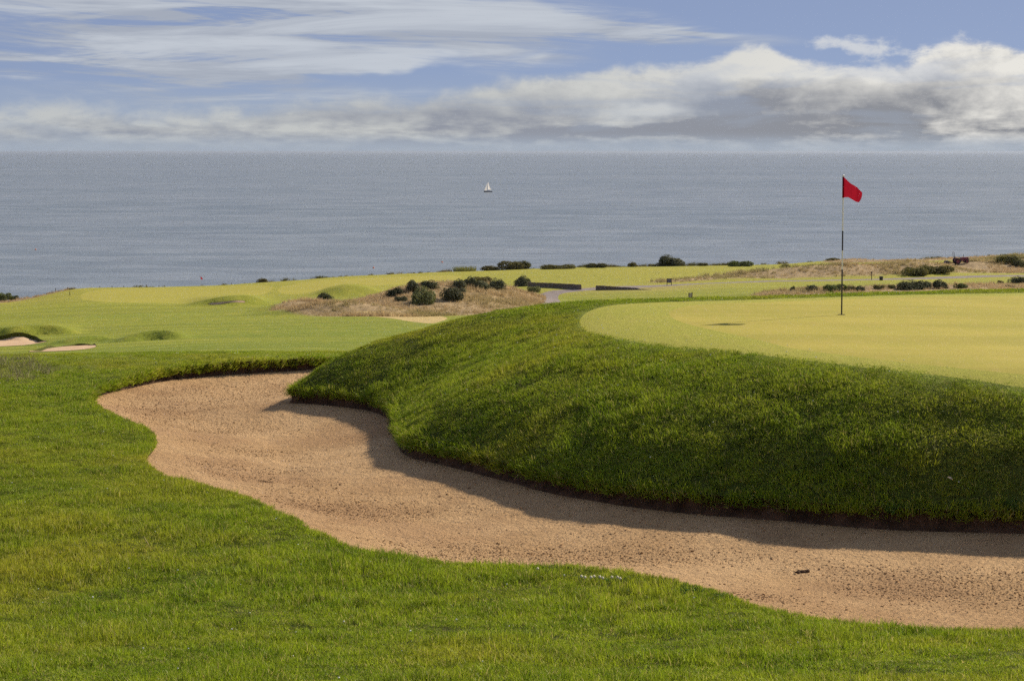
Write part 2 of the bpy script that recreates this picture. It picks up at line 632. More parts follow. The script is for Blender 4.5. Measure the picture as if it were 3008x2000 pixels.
def mound_p(x, y):
    """0..1 height share of the mound; exact near the toe, gridded further in"""
    fx = np.clip((x - MGX[0]) / 0.12, 0, len(MGX) - 1.001)
    fy = np.clip((y - MGY[0]) / 0.12, 0, len(MGY) - 1.001)
    i = fx.astype(int)
    j = fy.astype(int)
    a = fx - i
    b = fy - j
    g = (MGP[i, j] * (1 - a) + MGP[i + 1, j] * a) * (1 - b) + (MGP[i, j + 1] * (1 - a) + MGP[i + 1, j + 1] * a) * b
    inb = (x > -5) & (x < 26) & (y > 17) & (y < 49.3)
    ins = inside(x, y, MOUND) & inb
    q = np.where(inb, np.minimum(mound_q(x, y), 1.0), 0)
    e = 1 - (1 - q) ** 2.2
    w = smooth(0.10, 0.25, q)
    return np.where(ins, e * (1 - w) + g * w, 0.0), ins


def ztop(x, y):
    return Z_TOP + 0.03 * np.sin(x * 0.35 + 1.0) * smooth(20, 30, y) - 0.004 * (x - 5) * smooth(5, 12, x)


def Z(x, y):
    x = np.asarray(x, float)
    y = np.asarray(y, float)
    zb = Zbase(x, y)
    near = (y < 50) & (y > 16) & (x > -6)
    if not np.any(near):
        return zb
    p = np.zeros_like(x)
    ins = np.zeros(x.shape, bool)
    p[near], ins[near] = mound_p(x[near], y[near])
    rough = (0.020 * fbm(x * 0.9, y * 0.9, 2) + 0.055 * fbm(x * 2.3 + 11, y * 1.9, 2)) * np.clip(1 - p, 0.0, 1) * smooth(0.02, 0.3, p)
    zl = np.where(y < 33.5, Z_LIP, Z_LIP * (1 - smooth(33.5, 42, y)) + zb * smooth(33.5, 42, y))
    zm = zl + (ztop(x, y) - zl) * p + rough
    return np.where(ins, np.maximum(zm, zb) if False else zm, zb)


def Zsand(x, y):
    dd, i, t = seg_dist(x, y, BK, True)
    zb = BK_ZS[i] * (1 - t) + BK_ZS[(i + 1) % len(BK)] * t
    tg = TAGS[i]
    L = np.where(tg == 0, 0.9, np.where(tg == 1, 0.75, 0.5))
    fl = FLOOR + 0.10 * fbm(x * 0.35, y * 0.35 + 2, 3)
    return fl + (zb - fl) * np.exp(-(dd / L) ** 1.3) + 0.018 * fbm(x * 2.2, y * 2.2, 3) * smooth(0.05, 0.5, dd)


def hit(xd, yd, dmin=30.0, dmax=380.0):
    """first point of the land on a bearing"""
    u = float(U(xd))
    lo, hi = math.log(dmin), math.log(dmax)
    for k in range(2):
        dd = np.exp(np.linspace(lo, hi, 500 if k == 0 else 40))
        z = Z(u * dd, dd)
        f = z + float(T(yd)) * dd
        i = int(np.argmax(f > 0))
        if not f[i] > 0:
            i = int(np.argmax(z / dd))
            break
        if i > 0:
            lo, hi = math.log(dd[i - 1]), math.log(dd[i])
    return float(u * dd[i]), float(dd[i]), float(z[i])
#GEOM-END

# ------------------------------------------------------------------ object helpers
def tag(o, label=None, cat=None, group=None, kind=None):
    if label:
        o['label'] = label
    if cat:
        o['category'] = cat
    if group:
        o['group'] = group
    if kind:
        o['kind'] = kind
    return o


def mesh_obj(name, verts, faces, mat, parent=None, smooth_=True, link=True):
    me = bpy.data.meshes.new(name)
    if isinstance(verts, np.ndarray):
        verts = verts.tolist()
    if isinstance(faces, np.ndarray):
        faces = faces.tolist()
    me.from_pydata(verts, [], faces)
    if smooth_:
        me.polygons.foreach_set('use_smooth', np.ones(len(me.polygons), bool))
    if mat:
        me.materials.append(mat)
    me.update()
    o = bpy.data.objects.new(name, me)
    if link:
        COL.objects.link(o)
    if parent:
        o.parent = parent
    return o


def empty(name, loc=(0, 0, 0), rz=0.0, s=1.0):
    o = bpy.data.objects.new(name, None)
    o.location = loc
    o.rotation_euler = (0, 0, rz)
    o.scale = (s, s, s)
    o.empty_display_size = 0.2
    COL.objects.link(o)
    return o


def float_attr(o, name, vals):
    a = o.data.attributes.new(name, 'FLOAT', 'POINT')
    a.data.foreach_set('value', np.asarray(vals, np.float32))


class MB:
    """collects boxes, tubes, lathes and sheets into one mesh"""
    def __init__(s):
        s.v = []
        s.f = []

    def raw(s, v, f):
        b = len(s.v)
        s.v += [tuple(p) for p in v]
        s.f += [tuple(i + b for i in q) for q in f]
        return s

    def box(s, x0, x1, y0, y1, z0, z1, bev=0.0):
        if bev <= 0:
            v = [(x, y, z) for z in (z0, z1) for y in (y0, y1) for x in (x0, x1)]
            return s.raw(v, [(0, 2, 3, 1), (4, 5, 7, 6), (0, 1, 5, 4), (2, 6, 7, 3), (0, 4, 6, 2), (1, 3, 7, 5)])
        import bmesh
        bm = bmesh.new()
        bmesh.ops.create_cube(bm, size=1.0)
        for p in bm.verts:
            p.co = ((x0 + x1) / 2 + p.co.x * (x1 - x0), (y0 + y1) / 2 + p.co.y * (y1 - y0), (z0 + z1) / 2 + p.co.z * (z1 - z0))
        bmesh.ops.bevel(bm, geom=bm.edges[:], offset=bev, segments=2, affect='EDGES')
        bm.verts.index_update()
        s.raw([p.co[:] for p in bm.verts], [[q.index for q in f.verts] for f in bm.faces])
        bm.free()
        return s

    def tube(s, pts, rad, n=8, caps=True):
        pts = [Vector(p) for p in pts]
        if not hasattr(rad, '__len__'):
            rad = [rad] * len(pts)
        rings = []
        for i, p in enumerate(pts):
            t = (pts[min(i + 1, len(pts) - 1)] - pts[max(i - 1, 0)]).normalized()
            q = t.to_track_quat('Z', 'Y')
            rings.append([p + q @ Vector((math.cos(a) * rad[i], math.sin(a) * rad[i], 0)) for a in [2 * math.pi * k / n for k in range(n)]])
        v = [p for r in rings for p in r]
        f = []
        for i in range(len(pts) - 1):
            for k in range(n):
                f.append((i * n + k, i * n + (k + 1) % n, (i + 1) * n + (k + 1) % n, (i + 1) * n + k))
        if caps:
            f.append(tuple(range(n))[::-1])
            f.append(tuple((len(pts) - 1) * n + k for k in range(n)))
        return s.raw(v, f)

    def lathe(s, prof, n=20, axis='Z', c=(0, 0, 0)):
        v = []
        for r, h in prof:
            for k in range(n):
                a = 2 * math.pi * k / n
                p = (r * math.cos(a), r * math.sin(a), h)
                if axis == 'Y':
                    p = (p[0], p[2], p[1])
                elif axis == 'X':
                    p = (p[2], p[0], p[1])
                v.append((p[0] + c[0], p[1] + c[1], p[2] + c[2]))
        f = []
        for i in range(len(prof) - 1):
            for k in range(n):
                f.append((i * n + k, i * n + (k + 1) % n, (i + 1) * n + (k + 1) % n, (i + 1) * n + k))
        return s.raw(v, f)

    def build(s, name, mat, parent=None, smooth_=False):
        return mesh_obj(name, s.v, s.f, mat, parent, smooth_)


# ------------------------------------------------------------------ materials
def new_mat(name):
    m = bpy.data.materials.new(name)
    m.use_nodes = True
    t = NT(m.node_tree)
    t.n.clear()
    out = t.new('ShaderNodeOutputMaterial')
    return m, t, out


def principled(t, out, col, rough=0.8, spec=0.3, normal=None, metal=0.0):
    p = t.new('ShaderNodeBsdfPrincipled')
    t.put(p.inputs['Base Color'], col)
    t.put(p.inputs['Roughness'], rough)
    p.inputs['Specular IOR Level'].default_value = spec
    p.inputs['Metallic'].default_value = metal
    if normal is not None:
        t.put(p.inputs['Normal'], normal)
    t.l.new(p.outputs[0], out.inputs[0])
    return p


def simple(name, col, rough=0.7, spec=0.3, var=0.15, scale=8.0, metal=0.0, bump=0.0):
    m, t, out = new_mat(name)
    tc = t.new('ShaderNodeTexCoord').outputs['Object']
    n = t.noise(tc, scale, 5, 0.6)
    c = t.mix(t.step(n, 0.3, 0.7), tuple(v * (1 - var) for v in col), tuple(min(1, v * (1 + var)) for v in col))
    principled(t, out, c, rough, spec, t.bump(n, bump, 0.01) if bump else None, metal)
    return m


def leafy(name, cols, scale=1.3, trans=0.35, tip=None, gloss=0.012, fine=9.0, height=0.08, mottle=0.0):
    """blade / leaf: world-space colour patches, a different shade per clump, light through the blade"""
    m, t, out = new_mat(name)
    p = t.pos()
    a = t.noise(p, scale, 4, 0.6)
    b = t.noise(p, scale * 0.22, 3, 0.55)
    c = t.mix(t.step(a, 0.32, 0.68), cols[0], cols[1])
    c = t.mix(t.step(b, 0.45, 0.72), c, cols[2])
    if mottle:
        mo = t.noise(p, 4.2, 3, 0.6)
        c = t.mix(t.step(mo, 0.50, 0.68, 0.0, mottle), c, tuple(v * 0.45 for v in cols[0]))
    oi = t.new('ShaderNodeObjectInfo')
    at = t.new('ShaderNodeAttribute')
    at.attribute_name = 'rnd'
    rn = t.m('FRACT', t.add(oi.outputs['Random'], at.outputs['Fac']))
    c = t.mix(t.step(rn, 0.80, 1.0, 0.0, 0.85), c, cols[3])
    hsv = t.new('ShaderNodeHueSaturation')
    t.put(hsv.inputs['Value'], t.step(t.m('FRACT', t.mul(rn, 37.0)), 0, 1, 0.70, 1.30, smooth=False))
    t.put(hsv.inputs['Color'], c)
    c = hsv.outputs[0]
    d = t.new('ShaderNodeBsdfDiffuse')
    tr = t.new('ShaderNodeBsdfTranslucent')
    gl = t.new('ShaderNodeBsdfGlossy')
    gl.inputs['Roughness'].default_value = 0.45
    t.put(gl.inputs['Color'], (0.8, 0.85, 0.7))
    t.put(d.inputs[0], c)
    t.put(tr.inputs[0], c)
    mx = t.new('ShaderNodeMixShader')
    mx.inputs[0].default_value = trans
    t.l.new(d.outputs[0], mx.inputs[1])
    t.l.new(tr.outputs[0], mx.inputs[2])
    m2 = t.new('ShaderNodeMixShader')
    m2.inputs[0].default_value = gloss
    t.l.new(mx.outputs[0], m2.inputs[1])
    t.l.new(gl.outputs[0], m2.inputs[2])
    t.l.new(m2.outputs[0], out.inputs[0])
    return m


def mat_sand(name, fine=True, cols=((0.435, 0.268, 0.128), (0.54, 0.348, 0.176))):
    m, t, out = new_mat(name)
    p = t.pos()
    n0 = t.noise(p, 0.8, 4, 0.6)
    n1 = t.noise(p, 22.0, 5, 0.65)
    c = t.mix(t.step(n0, 0.3, 0.7), cols[0], cols[1])
    if fine:
        # damp, crusted patches and fresh raked margins
        c = t.mix(t.step(t.noise(p, 0.45, 4, 0.6), 0.44, 0.62, 0.0, 0.5), c, (0.31, 0.175, 0.085))
        c = t.mix(t.step(t.noise(p, 17.0, 5, 0.7), 0.53, 0.68, 0.0, 0.5), c, (0.225, 0.125, 0.062))
        # rake lines
        x, y, z = t.sep(p)
        wv = t.new('ShaderNodeTexWave')
        wv.wave_type = 'BANDS'
        wv.bands_direction = 'X'
        wv.inputs['Scale'].default_value = 5.5
        wv.inputs['Distortion'].default_value = 3.5
        wv.inputs['Detail'].default_value = 3.0
        wv.inputs['Detail Scale'].default_value = 0.6
        t.put(wv.inputs['Vector'], t.mapv(p, (1, 0.45, 0), rot=(0, 0, 0.9)))
        msk = t.step(t.noise(p, 0.28, 2, 0.5), 0.4, 0.6)
        h = t.add(t.mul(n1, 1.0), t.mul(t.noise(p, 60.0, 3, 0.6), 0.35), t.mul(t.mul(wv.outputs[1], msk), 0.22), t.mul(t.noise(p, 6.0, 4, 0.6), 1.3))
        nrm = t.bump(h, 1.0, 0.045)
    else:
        nrm = t.bump(t.noise(p, 2.0, 4, 0.6), 0.5, 0.08)
    principled(t, out, c, 0.95, 0.1, nrm)
    return m


def mat_turf(name, c0, c1, dry, fine=40.0, stripe=0.0, bump=0.02, big=0.12, tan=None, grain=0.25):
    """mown turf: shade patches, thatch flecks, mowing stripes"""
    m, t, out = new_mat(name)
    p = t.pos()
    x, y, z = t.sep(p)
    a = t.noise(p, big, 4, 0.55)
    b = t.noise(t.mapv(p, (1.0, 0.35, 1.0)), fine * 0.16, 5, 0.65)
    f = t.noise(p, fine, 4, 0.7)
    c = t.mix(t.step(a, 0.35, 0.68), c0, c1)
    c = t.mix(t.step(b, 0.45, 0.75, 0.0, 0.6), c, dry)
    if stripe:
        st = t.noise(t.vec(t.mul(x, 0.010), t.add(t.mul(y, stripe), t.mul(x, 0.02)), 0.0), 1.0, 3, 0.5, 0.1)
        c = t.mix(t.step(st, 0.4, 0.6, 0.0, 0.42 if stripe < 0.8 else 0.22), c, tuple(v * 0.60 for v in c0))
    at = t.new('ShaderNodeAttribute')
    at.attribute_name = 'dry'
    c = t.mix(t.mul(at.outputs['Fac'], t.step(b, 0.2, 0.8, 0.65, 1.0)), c, dry)
    if tan:
        at2 = t.new('ShaderNodeAttribute')
        at2.attribute_name = 'tan'
        c = t.mix(at2.outputs['Fac'], c, t.mix(t.step(b, 0.35, 0.7), tan, tuple(v * 0.6 for v in tan)))
    vv = t.new('ShaderNodeHueSaturation')
    t.put(vv.inputs['Value'], t.step(f, 0.2, 0.8, 1 - grain, 1 + grain))
    t.put(vv.inputs['Color'], c)
    principled(t, out, vv.outputs[0], 0.9, 0.12, t.bump(t.add(f, t.mul(b, 1.5)), 0.8, bump))
    return m


M = {}
M['soil_turf'] = mat_turf('rough turf soil', (0.060, 0.074, 0.010), (0.075, 0.086, 0.012), (0.09, 0.080, 0.020), 30.0, bump=0.03, big=0.6, tan=(0.215, 0.245, 0.032))
M['green'] = mat_turf('putting green turf', (0.350, 0.305, 0.048), (0.405, 0.335, 0.060), (0.43, 0.330, 0.085), 45.0, bump=0.003, big=0.45, grain=0.10, stripe=0.9)
M['apron'] = mat_turf('apron turf', (0.300, 0.292, 0.038), (0.325, 0.305, 0.044), (0.35, 0.30, 0.062), 40.0, bump=0.008, big=0.5, grain=0.18)
M['fairway'] = mat_turf('fairway turf', (0.172, 0.212, 0.020), (0.225, 0.248, 0.024), (0.350, 0.305, 0.046), 6.0, stripe=0.33, bump=0.05, big=0.035, tan=(0.38, 0.27, 0.14))
M['far_green'] = mat_turf('far green turf', (0.285, 0.285, 0.036), (0.33, 0.312, 0.042), (0.36, 0.305, 0.055), 5.0, bump=0.02, big=0.06)
M['dry'] = mat_turf('dry mown grass', (0.42, 0.315, 0.12), (0.48, 0.36, 0.15), (0.50, 0.36, 0.17), 8.0, bump=0.05, big=0.3)
M['sand'] = mat_sand('bunker sand')
M['far_sand'] = mat_sand('far bunker sand', False, ((0.50, 0.33, 0.19), (0.60, 0.42, 0.26)))
M['path'] = simple('path gravel', (0.235, 0.195, 0.175), 0.95, 0.1, 0.2, 1.2, bump=0.4)
M['soil'] = simple('lip soil', (0.070, 0.040, 0.024), 0.95, 0.1, 0.45, 5.0, bump=1.0)
M['clod'] = simple('sand clod', (0.25, 0.138, 0.066), 0.95, 0.1, 0.3, 30.0)
M['grass'] = leafy('rough grass blades', [(0.195, 0.280, 0.013), (0.315, 0.385, 0.020), (0.375, 0.375, 0.028), (0.54, 0.43, 0.15)], 1.5, 0.48, gloss=0.015, mottle=0.75)
M['weed'] = leafy('weed leaves', [(0.075, 0.150, 0.022), (0.11, 0.19, 0.030), (0.13, 0.20, 0.035), (0.16, 0.2, 0.05)], 2.0, 0.45)
M['fescue'] = leafy('fescue straw', [(0.40, 0.285, 0.145), (0.52, 0.380, 0.210), (0.24, 0.24, 0.075), (0.60, 0.47, 0.27)], 0.16, 0.45)
M['scrub'] = leafy('scrub leaves', [(0.115, 0.112, 0.032), (0.165, 0.145, 0.046), (0.20, 0.165, 0.062), (0.25, 0.185, 0.085)], 0.2, 0.4)
M['gorse'] = leafy('gorse spines', [(0.078, 0.084, 0.042), (0.115, 0.112, 0.058), (0.120, 0.118, 0.056), (0.155, 0.130, 0.085)], 0.6, 0.35)
M['shrub'] = leafy('shrub leaves', [(0.11, 0.135, 0.036), (0.15, 0.17, 0.048), (0.155, 0.17, 0.052), (0.20, 0.19, 0.08)], 0.6, 0.4)
M['sedge'] = leafy('edge reed', [(0.16, 0.19, 0.03), (0.22, 0.23, 0.05), (0.22, 0.2, 0.06), (0.28, 0.24, 0.09)], 0.3, 0.35)
M['bark'] = simple('gorse wood', (0.06, 0.045, 0.03), 0.9, 0.1, 0.3, 6.0)

# ------------------------------------------------------------------ zones of the course (bearings or bearing+distance)
GREEN = chaikin(on_plane([(1537, 723), (1545, 733), (1560, 742), (1595, 753), (1640, 763), (1700, 775), (1760, 787), (1830, 804), (1944, 817), (2085, 832),
                          (2227, 844), (2358, 852), (2600, 862), (2900, 872), (2900, 664), (2600, 670), (2358, 677), (2226, 679), (2109, 683), (1967, 689),
                          (1834, 695), (1751, 699), (1660, 702), (1600, 706), (1560, 713)], Z_TOP), 2, True)
APRON = chaikin(on_plane([(1332, 724), (1338, 736), (1361, 750), (1424, 766), (1494, 778), (1587, 789), (1680, 800), (1751, 808), (1820, 817), (1944, 829),
                          (2085, 842), (2227, 853), (2358, 861), (2600, 872), (2950, 884), (2950, 657), (2600, 663), (2358, 670), (2109, 676), (1967, 682),
                          (1834, 688), (1700, 694), (1600, 697), (1510, 700), (1402, 705), (1352, 713)], Z_TOP), 2, True)


def zone(pts, closed=True):
    """(bearing, distance) polygon to plan"""
    p = np.array(pts, float)
    return chaikin(np.stack([U(p[:, 0]) * p[:, 1], p[:, 1]], 1), 2, closed)


def zone_hit(pts):
    p = np.array([hit(x, y, 46.0)[:2] for x, y in pts])
    return chaikin(p, 2, True)


FAR_GREENS = [zone_hit([(178, 684), (205, 669), (300, 664), (420, 662), (520, 659), (610, 655), (640, 665), (560, 680), (470, 691), (380, 698), (260, 698), (200, 693)]),
              zone_hit([(640, 662), (700, 649), (860, 640), (1000, 634), (1070, 636), (1050, 648), (960, 655), (850, 657), (760, 670), (690, 680), (640, 676)])]
FAR_SAND = [zone_hit([(-60, 776), (0, 774), (25, 771.5), (63, 769), (80, 773), (93, 783), (116, 786), (76, 793.5), (0, 798.5), (-60, 800)]),
            zone_hit([(50, 811), (101, 802.5), (152, 794.5), (202, 790.5), (222, 795.5), (222, 800.5), (177, 807), (126, 810)]),
            zone_hit([(36, 829), (48, 824.5), (80, 824), (66, 829)]),
            zone_hit([(476, 702), (482, 697.5), (525, 697.5), (553, 692.5), (572, 695.5), (560, 699.5), (520, 701.5)])]
DRY = zone_hit([(806, 716), (850, 728), (880, 731), (920, 736), (970, 744), (1000, 746), (1030, 736), (1030, 728), (960, 723.5), (860, 718)])
PATHS = [zone_hit([(1236, 681), (1252, 674), (1272, 669), (1332, 665.5), (1368, 662.5), (1440, 659), (1560, 655), (1750, 647.5), (1940, 643.5), (2100, 640), (2358, 633.5), (2700, 628),
                   (2700, 632), (2358, 637.5), (2100, 644), (1940, 646.5), (1750, 650), (1560, 658), (1450, 664), (1372, 668), (1332, 671), (1292, 676), (1283, 684),
                   (1290, 695), (1300, 706), (1248, 706), (1246, 690)])]
FESCUE = [zone([(612, 198), (700, 191), (800, 187), (900, 186), (1010, 192), (1100, 200), (1235, 213), (1262, 236), (1240, 250), (1180, 255), (1080, 252), (960, 240), (880, 230), (780, 215), (700, 214), (640, 208)]),
          zone([(1470, 287), (1560, 283), (1700, 287), (1830, 291), (1950, 293), (2060, 295), (2200, 299), (2358, 302), (2600, 302), (2600, 338), (2358, 345), (2250, 332), (2100, 318), (1950, 312), (1800, 306), (1650, 298), (1560, 294)]),
          zone([(1725, 229), (1850, 227), (2000, 229), (2358, 231), (2600, 231), (2600, 248), (2200, 247), (1950, 245), (1740, 238)]),
          zone([(1448, 221), (1480, 219), (1515, 221), (1500, 227), (1460, 227)]),
          zone([(1870, 361), (2000, 358), (2150, 360), (2358, 364), (2600, 366), (2600, 392), (2358, 384), (2100, 376), (1950, 370)]),
          zone([(-200, 306), (0, 308), (90, 318), (170, 329), (170, 334), (60, 328), (-200, 326)])]


# ------------------------------------------------------------------ the land: one triangulation, split by zone
def build_land():
    us = np.arange(-0.44, 0.4401, 0.004)
    d1 = np.exp(np.arange(math.log(1.2), math.log(11.5), 0.05))
    d2 = np.exp(np.arange(math.log(11.5), math.log(44), 0.0062))
    d3 = np.exp(np.r_[np.arange(math.log(44), math.log(118), 0.0125), np.arange(math.log(118), math.log(158), 0.0042), np.arange(math.log(158), math.log(185), 0.0115), np.arange(math.log(185), math.log(300), 0.0062)])
    d4 = np.arange(300, 398, 2.0)
    pts = []
    for i, d in enumerate(np.r_[d1, d2, d3, d4]):
        off = 0.002 * (i % 2)
        u = us + off
        if d < 11.5:
            u = us[::3]
        pts.append(np.stack([u, np.full(len(u), math.log(d))], 1))
    base = np.vstack(pts)
    polys = [('bunker', BK), ('green', resample(GREEN, 0.15, True)), ('apron', resample(APRON, 0.15, True))]
    polys += [('far_green%d' % i, resample(p, 1.6, True)) for i, p in enumerate(FAR_GREENS)]
    polys += [('far_sand%d' % i, resample(p, 0.5, True)) for i, p in enumerate(FAR_SAND)]
    polys += [('dry', resample(DRY, 0.8, True))] + [('path%d' % i, resample(p, 1.0, True)) for i, p in enumerate(PATHS)]
    A = 1.0
    V = [base * [1, A]]
    E = []
    n = len(base)
    keep = np.ones(len(base), bool)
    bd = np.exp(base[:, 1])
    for nm, P in polys:
        w = np.stack([P[:, 0] / P[:, 1], np.log(P[:, 1])], 1)
        # drop base points hugging the outline so that triangles stay well shaped
        lo = w.min(0) - 0.01
        hi = w.max(0) + 0.01
        cand = np.where(keep & (base[:, 0] > lo[0]) & (base[:, 0] < hi[0]) & (base[:, 1] > lo[1]) & (base[:, 1] < hi[1]))[0]
        if len(cand):
            dist, _, _ = seg_dist(base[cand, 0], base[cand, 1], w, True)
            keep[cand[dist < 0.0016]] = False
        V.append(w * [1, A])
    base = base[keep]
    V[0] = base
    n = len(base)
    for w in V[1:]:
        m = len(w)
        E += [(n + i, n + (i + 1) % m) for i in range(m)]
        n += m
    V = np.vstack(V)
    res = mgeo.delaunay_2d_cdt([Vector(p) for p in V.tolist()], E, [], 0, 1e-7)
    vc = np.array([(p[0], p[1]) for p in res[0]])
    tri = np.array(res[2], int)
    d = np.exp(vc[:, 1])
    x = vc[:, 0] * d
    ex, ey = x.copy(), d.copy()
    nb = np.where((d < 42) & (d > 14))[0]
    db, ib, _ = seg_dist(x[nb], d[nb], BK, True)
    on = nb[db < 0.006]
    ex[on] += LIP_N[ib[db < 0.006], 0] * 0.03       # the turf edge takes the height of the turf beside it
    ey[on] += LIP_N[ib[db < 0.006], 1] * 0.03
    z = Z(ex, ey)
    P3 = np.stack([x, d, z], 1)
    c = vc[tri].mean(1)
    cd = np.exp(c[:, 1])
    cxp = c[:, 0] * cd
    lab = np.where(cd < 43.0, 0, 1)
    code = {}
    for k, (nm, P) in enumerate(polys):
        code[nm] = k + 10
    order = [nm for nm, _ in polys]
    order = ['apron', 'green', 'bunker'] + [o for o in order if o not in ('apron', 'green', 'bunker')]
    pd = dict(polys)
    for nm in order:
        ins = inside(cxp, cd, pd[nm])
        lab = np.where(ins, code[nm], lab)
    # orientation
    a, b, e = P3[tri[:, 0]], P3[tri[:, 1]], P3[tri[:, 2]]
    flip = ((b - a)[:, 0] * (e - a)[:, 1] - (b - a)[:, 1] * (e - a)[:, 0]) < 0
    tri[flip] = tri[flip][:, ::-1]

    def take(l):
        f = tri[lab == l]
        u, inv = np.unique(f, return_inverse=True)
        return P3[u].copy(), inv.reshape(-1, 3)

    def attrs(o, v):
        xd = CX + v[:, 0] / v[:, 1] / K
        dd = v[:, 1]
        dry = smooth(60, 260, dd) * 0.35 + 0.45 * smooth(230, 300, dd)
        dry = dry + 0.25 * fbm(v[:, 0] * 0.04, v[:, 1] * 0.03, 3)
        tn = np.zeros(len(v))
        for P in FESCUE:
            dist, _, _ = seg_dist(v[:, 0], v[:, 1], P, True)
            sd = np.where(inside(v[:, 0], v[:, 1], P), dist, -dist)
            tn = np.maximum(tn, smooth(-0.6, 0.8, sd))
        ed = np.interp(xd, EDGE_X, EDGE_D)
        tn = np.maximum(tn, 0.8 * smooth(-1.5, 1.0, dd - ed))
        # beaten, dry ground round the path gap
        tn = np.maximum(tn, 0.5 * np.exp(-((xd - 1470) / 160) ** 2 - ((dd - 268) / 9) ** 2))
        if o.name.startswith('ground'):
            ad, _, _ = seg_dist(v[:, 0], v[:, 1], APRON, True)
            pm, im = mound_p(v[:, 0], v[:, 1])
            tn = np.maximum(1 - smooth(0.0, 0.9, ad), smooth(31, 40, dd) * (~im))
        float_attr(o, 'dry', np.clip(dry, 0, 1))
        float_attr(o, 'tan', tn)

    SINK = {0: 0.30, 1: 0.14, 2: 0.0, 3: 0.06}

    def sink(P, x, y):
        # depth of the sand below the turf: none at the front, most under the far rim
        u = x / y
        pu, py = P[:, 0] / P[:, 1], P[:, 1]
        n0 = np.full(len(x), 1e9)
        n1 = np.full(len(x), -1e9)
        for i in range(len(P)):
            j = (i + 1) % len(P)
            lo, hi = min(pu[i], pu[j]) - 1e-6, max(pu[i], pu[j]) + 1e-6
            m = (u >= lo) & (u <= hi)
            q = np.clip((u - pu[i]) / (pu[j] - pu[i] if abs(pu[j] - pu[i]) > 1e-9 else 1e-9), 0, 1)
            yy = py[i] + q * (py[j] - py[i])
            n0 = np.where(m, np.minimum(n0, yy), n0)
            n1 = np.where(m, np.maximum(n1, yy), n1)
        fr = np.clip((y - n0) / np.maximum(n1 - n0, 0.5), 0, 1)
        return -SINK[[k for k in range(len(FAR_SAND)) if FAR_SAND[k] is P][0]] * fr * smooth(3.0, 9.0, n1 - n0)

    def put(name, l, mat, poly=None):
        v, f = take(l)
        if poly is not None:
            zg = v[:, 2].copy()
            v[:, 2] += sink(poly, v[:, 0], v[:, 1])
            # the cut face round the rim
            R = resample(poly, 0.5, True)
            zt = Z(R[:, 0], R[:, 1])
            zb = zt + sink(poly, R[:, 0], R[:, 1]) - 0.03
            m = len(R)
            mesh_obj('far_turf_lip', np.vstack([np.c_[R, zt + 0.02], np.c_[R, zb]]), [(i, (i + 1) % m, m + (i + 1) % m, m + i) for i in range(m)], M['soil_turf'])['kind'] = 'structure'
        o = mesh_obj(name, v, f, M[mat])
        attrs(o, v)
        o['kind'] = 'structure'
        return o

    put('ground', 0, 'soil_turf')
    put('fairway', 1, 'fairway')
    put('putting_green', code['green'], 'green')
    put('apron', code['apron'], 'apron')
    for i in range(len(FAR_GREENS)):
        put('far_putting_green', code['far_green%d' % i], 'far_green')
    for i in range(len(FAR_SAND)):
        put('far_sand_bunker', code['far_sand%d' % i], 'far_sand', FAR_SAND[i])
    put('dry_grass_strip', code['dry'], 'dry')
    for i in range(len(PATHS)):
        put('path', code['path%d' % i], 'path')


build_land()


def build_sand():
    # own, finer sheet inside the outline
    g = []
    x0, y0 = BK.min(0)
    x1, y1 = BK.max(0)
    s = 0.11
    X, Y = np.meshgrid(np.arange(x0, min(x1, 7.6), s), np.arange(y0, y1, s), indexing='ij')
    X = (X + RNG.uniform(-0.03, 0.03, X.shape)).ravel()
    Y = (Y + RNG.uniform(-0.03, 0.03, Y.shape)).ravel()
    ok = inside(X, Y, BK)
    dist, _, _ = seg_dist(X, Y, BK, True)
    ok &= dist > 0.06
    P = np.vstack([np.stack([X[ok], Y[ok]], 1), BK])
    n = int(ok.sum())
    m = len(BK)
    E = [(n + i, n + (i + 1) % m) for i in range(m)]
    r = mgeo.delaunay_2d_cdt([Vector(p) for p in P.tolist()], E, [], 1, 1e-7)
    v = np.array([(p[0], p[1]) for p in r[0]])
    f = np.array(r[2], int)
    z = Zsand(v[:, 0], v[:, 1])
    v3 = np.stack([v[:, 0], v[:, 1], z], 1)
    a, b, c = v3[f[:, 0]], v3[f[:, 1]], v3[f[:, 2]]
    fl = ((b - a)[:, 0] * (c - a)[:, 1] - (b - a)[:, 1] * (c - a)[:, 0]) < 0
    f[fl] = f[fl][:, ::-1]
    o = mesh_obj('sand_bunker', v3, f, M['sand'])
    o['kind'] = 'structure'
    # cut turf lip round the bunker: soil face from the turf edge down into the sand
    nn = LIP_N
    zt = Z(BK[:, 0] + nn[:, 0] * 0.03, BK[:, 1] + nn[:, 1] * 0.03)
    zs = np.minimum(Zsand(BK[:, 0], BK[:, 1]), zt - 0.02)
    rows = []
    jag = 0.025 * fbm(np.arange(m) * 0.9, np.arange(m) * 0 + 1.5, 3)
    for q, ox in ((0.0, 0.0), (0.35, 0.045), (0.75, 0.05), (1.0, 0.0), (1.15, -0.05)):
        zz = zt * (1 - q) + zs * q - (0.02 if q > 1.1 else 0)
        rows.append(np.stack([BK[:, 0] + nn[:, 0] * (ox + jag * (q > 0)), BK[:, 1] + nn[:, 1] * (ox + jag * (q > 0)), zz], 1))
    V = np.vstack(rows)
    F = []
    for k in range(len(rows) - 1):
        for i in range(m):
            j = (i + 1) % m
            F.append((k * m + i, k * m + j, (k + 1) * m + j, (k + 1) * m + i))
    o2 = mesh_obj('turf_lip', V, F, M['soil'])
    o2['kind'] = 'structure'


build_sand()


